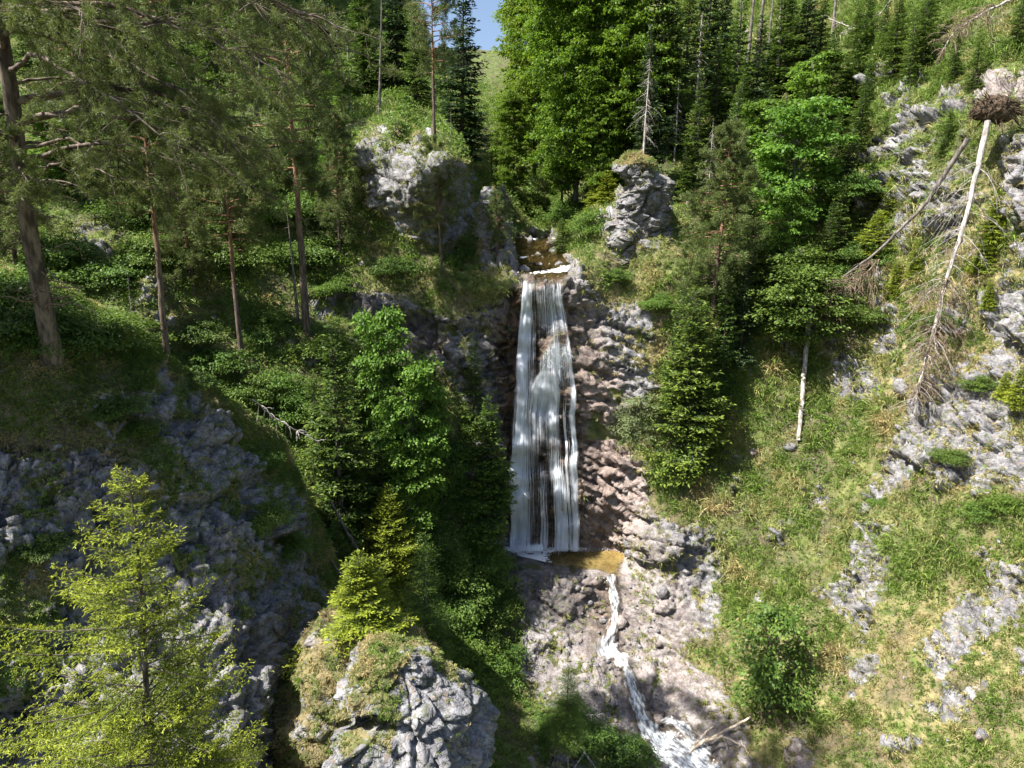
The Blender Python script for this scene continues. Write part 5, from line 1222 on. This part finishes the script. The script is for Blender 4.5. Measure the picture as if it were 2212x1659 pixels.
# ================================================================ FALLEN WOOD
rng = np.random.default_rng(17)
def px_line(pts, Yoff=.0, n=24, surf=True, Ys=None):
    p = np.array(pts, float); s = np.r_[0, np.cumsum(np.hypot(np.diff(p[:, 0]), np.diff(p[:, 1])))]; q = np.linspace(0, s[-1], n)
    u = np.interp(q, s, p[:, 0]); v = np.interp(q, s, p[:, 1])
    Y = np.interp(q, s, Ys) if Ys is not None else ground(u, v)[:, 1]
    return at(u, v, Y - Yoff), u, v
def fallen(label, name, pts, Ys, r0, r1, mat, nbr, brL, bmat, grp=None, lo=.1, hi=1., side=None, brown=0):
    P, u, v = px_line(pts, 0, 26, Ys=Ys)
    P[1:-1] += rng.normal(size=(24, 3)) * .015
    base = P[0].copy(); P = P - base
    root = tag(empty(name, base), label, 'fallen log', grp)
    t, b = Acc(), Acc(); tube(t, P, np.linspace(r0, r1, 26), 10, .12)
    ax = nrm(P[-1] - P[0])
    for i in range(nbr):
        s = rng.uniform(lo, hi); j = s * 25; k = min(int(j), 24); p = P[k] + (P[k + 1] - P[k]) * (j - k)
        d = nrm(rng.normal(size=3) * [1, .7, .35]); d = nrm(d - ax * (d @ ax) + ax * .35)
        L = brL * rng.uniform(.4, 1.1) * (1.15 - .6 * s)
        c = curve(p, d, L, 8, rng.uniform(.2, .75), .1); tube(b, c, np.linspace(.022, .005, 8), 3)
        for q in range(3 + brown * 7):
            m = rng.integers(2, 8); tube(b, curve(c[m], nrm(c[-1] - c[0]) + rng.normal(size=3) * .7, L * rng.uniform(.12, .35), 4, .5, .1), np.linspace(.010, .004, 4) * (1 + .6 * brown), 3)
    if bmat is mat or nbr < 30:
        t.v += b.v; t.f += [f + t.n for f in b.f]; t.a['r'] += b.a['r']; nbr = 0
    t.build('trunk', mat, root, True)
    if nbr: b.build('branches', bmat, root)
    return root
fallen('long bleached fallen trunk hanging from the torn up root plate on the right', 'fallen_log', [(2134,262),(2095,440),(2040,620),(1985,830),(1972,905)], [38.3,37.2,36,34.5,33.9], .155, .03, M['deadwood'], 120, 2.5, M['deadwood'], lo=.12, hi=.97)
fallen('slanting dark fallen trunk left of the bleached one', 'fallen_log', [(2092,298),(2000,440),(1900,540),(1822,598)], [38.6,40.3,41.2,42.2], .14, .06, M['bark_log'], 26, 1.1, M['deadwood'], lo=.2, hi=.9)
fallen('brown dead treetop of a fallen tree beneath the dark log', 'fallen_treetop', [(1900,560),(1850,610),(1780,650)], [41,41.2,41.6], .05, .015, M['deadbrown'], 70, 2.0, M['deadbrown'], lo=0, brown=1)
fallen('brown dry twigs of a dead treetop along the lower bleached log', 'fallen_treetop', [(2045,600),(2020,720),(1985,850)], [36,35.2,34.3], .03, .012, M['deadbrown'], 110, 1.6, M['deadbrown'], lo=0, brown=1)
fallen('curved brown dead tree toppled in the upper right corner', 'fallen_log', [(2200,-8),(2120,30),(2060,70),(2035,110)], [46,46,46.5,46.8], .09, .03, M['deadwood'], 60, 1.9, M['deadbrown'], lo=.2, brown=1)
fallen('thin grey dead stem leaning on the upper right meadow', 'fallen_log', [(1925,0),(1870,70),(1790,40)], [60,62,66], .07, .03, M['deadwood'], 30, 2.0, M['deadwood'])
fallen('bare grey trunk standing tilted on the right meadow, bark peeled', 'bare_log', [(1725,952),(1733,860),(1740,770),(1752,660)], [38.5,39.9,41.3,42.8], .115, .165, M['deadwood'], 16, .55, M['deadwood'], lo=.05, hi=.8)
fallen('thin dead branch sticking out over the skyline of the near cliff', 'dead_branch', [(545,862),(590,900),(640,930),(690,955)], [25.6,26,26.2,26.3], .035, .012, M['deadwood'], 22, .7, M['deadwood'])
fallen('thin dead trunk leaning in the gorge beside the near cliff', 'leaning_log', [(775,1192),(745,1140),(716,1085)], [30.5,30.6,30.7], .07, .05, M['bark_log'], 4, .5, M['deadwood'])
fallen('dark dead trunk leaning at the foot of the near cliff', 'leaning_log', [(752,1262),(725,1225),(690,1175)], [28.6,28.6,28.7], .06, .04, M['bark_log'], 3, .4, M['deadwood'])
fallen('short dead stem leaning on the dark upper right bank', 'leaning_log', [(1958,260),(1975,215),(1985,180)], [49,49,49], .07, .04, M['deadwood'], 4, .8, M['deadwood'])
# driftwood at the bottom of the stream
def drift(label, lines, name='driftwood', mat='driftwood', bow=.35):
    base = ground(*lines[0][0][0]); root = tag(empty(name, base), label, 'driftwood'); first = True
    for pts, r0, r1 in lines:
        p = np.array(pts, float); P, u, v = px_line([(a, b) for a, b in pts], bow, 16)
        Yl = np.linspace(P[0, 1], P[-1, 1], 16); P = at(u, v, np.minimum(Yl, P[:, 1])); P += rng.normal(size=P.shape) * .018
        a = Acc(); tube(a, P - base, np.linspace(r0, r1, 16), 9, .2); a.build('trunk' if first else 'limb', M[mat], root, True); first = False
drift('pale forked driftwood lying across the foot of the stream', [([(1450,1640),(1500,1612),(1560,1582),(1622,1550)], .12, .05), ([(1470,1640),(1520,1600),(1560,1590),(1592,1605)], .085, .04), ([(1500,1612),(1525,1580),(1540,1570)], .07, .03), ([(1455,1645),(1420,1665)], .11, .10), ([(1560,1590),(1572,1618)], .035, .02), ([(1530,1600),(1500,1580)], .03, .015)])
drift('dead grey root stick on the pebbles right of the driftwood', [([(1600,1600),(1625,1640)], .03, .02)])
drift('bleached curved roots sticking out of the grass at the bottom edge', [([(1222,1610),(1228,1660)], .05, .04), ([(1250,1600),(1262,1625),(1290,1665)], .07, .05), ([(1195,1650),(1215,1600),(1218,1580)], .03, .015), ([(1262,1625),(1240,1660)], .04, .03)], 'dead_roots', 'deadwood')
# torn up root plate
rc_ = at(2150, 236, 39.3)
root = tag(empty('root_plate', rc_), 'torn up root plate with brown earth above the fallen trunk', 'root plate')
th = np.linspace(0, 2 * np.pi, 70, endpoint=False); ph = np.linspace(.02, np.pi - .02, 44)
S = np.stack([np.cos(th)[None] * np.sin(ph)[:, None] * 1.25, .6 * np.cos(ph)[:, None] + 0 * th[None], np.sin(th)[None] * np.sin(ph)[:, None] * .72], -1)
S = S * (1 + .55 * (fbm(S + 40, .6, 4, 500) - .5))[..., None] + nrm(S) * .12 * worley(S + 9, .3, 3)[0][..., None]
build('earth', S, gridfaces(44, 70, True), M['root'], root)
a = Acc()
for i in range(130):
    an = rng.random() * 6.28; d = np.array([math.cos(an) * 1.2, -.35 + rng.normal() * .4, math.sin(an) * .7]); L = rng.uniform(.3, 1.1)
    tube(a, curve(nrm(d) * [.9, .4, .5], d, L, 8, rng.uniform(0, .5), .35), np.linspace(.035, .006, 8), 4)
a.build('roots', M['root'], root)

# ================================================================ CAMERA, SUN, SKY
cam = bpy.data.cameras.new('camera'); co = bpy.data.objects.new('camera', cam); C.objects.link(co)
co.location = (0, 0, 0); co.rotation_euler = (math.radians(90) - PITCH, 0, 0)
cam.sensor_width = 36; cam.lens = 36 * F / W; cam.clip_start = .1; cam.clip_end = 4000
sc = bpy.context.scene; sc.camera = co
SUN = Vector((-.60, -.21, .91)).normalized()
el = math.asin(SUN.z); az = math.atan2(SUN.x, SUN.y)
sl_ = bpy.data.lights.new('sun', 'SUN'); sl_.energy = 5.0; sl_.angle = math.radians(.55); sl_.color = (1, .95, .87)
so_ = bpy.data.objects.new('sun', sl_); C.objects.link(so_); so_.location = (-20, 0, 40)
so_.rotation_euler = (-SUN).to_track_quat('-Z', 'Y').to_euler()
w = bpy.data.worlds.new('World'); sc.world = w; w.use_nodes = True
nt = w.node_tree; bg = nt.nodes['Background']; sk = nt.nodes.new('ShaderNodeTexSky'); sk.sky_type = 'NISHITA'; sk.sun_disc = False
sk.sun_elevation = el; sk.sun_rotation = az; sk.altitude = 900; sk.dust_density = 4.0
nt.links.new(sk.outputs[0], bg.inputs[0]); bg.inputs[1].default_value = .07
sc.view_settings.view_transform = 'Standard'; sc.view_settings.look = 'None'; sc.view_settings.gamma = 1; sc.view_settings.exposure = 1.6
sc.cycles.max_bounces = 6; sc.cycles.diffuse_bounces = 3; sc.cycles.transparent_max_bounces = 12; sc.cycles.use_denoising = True
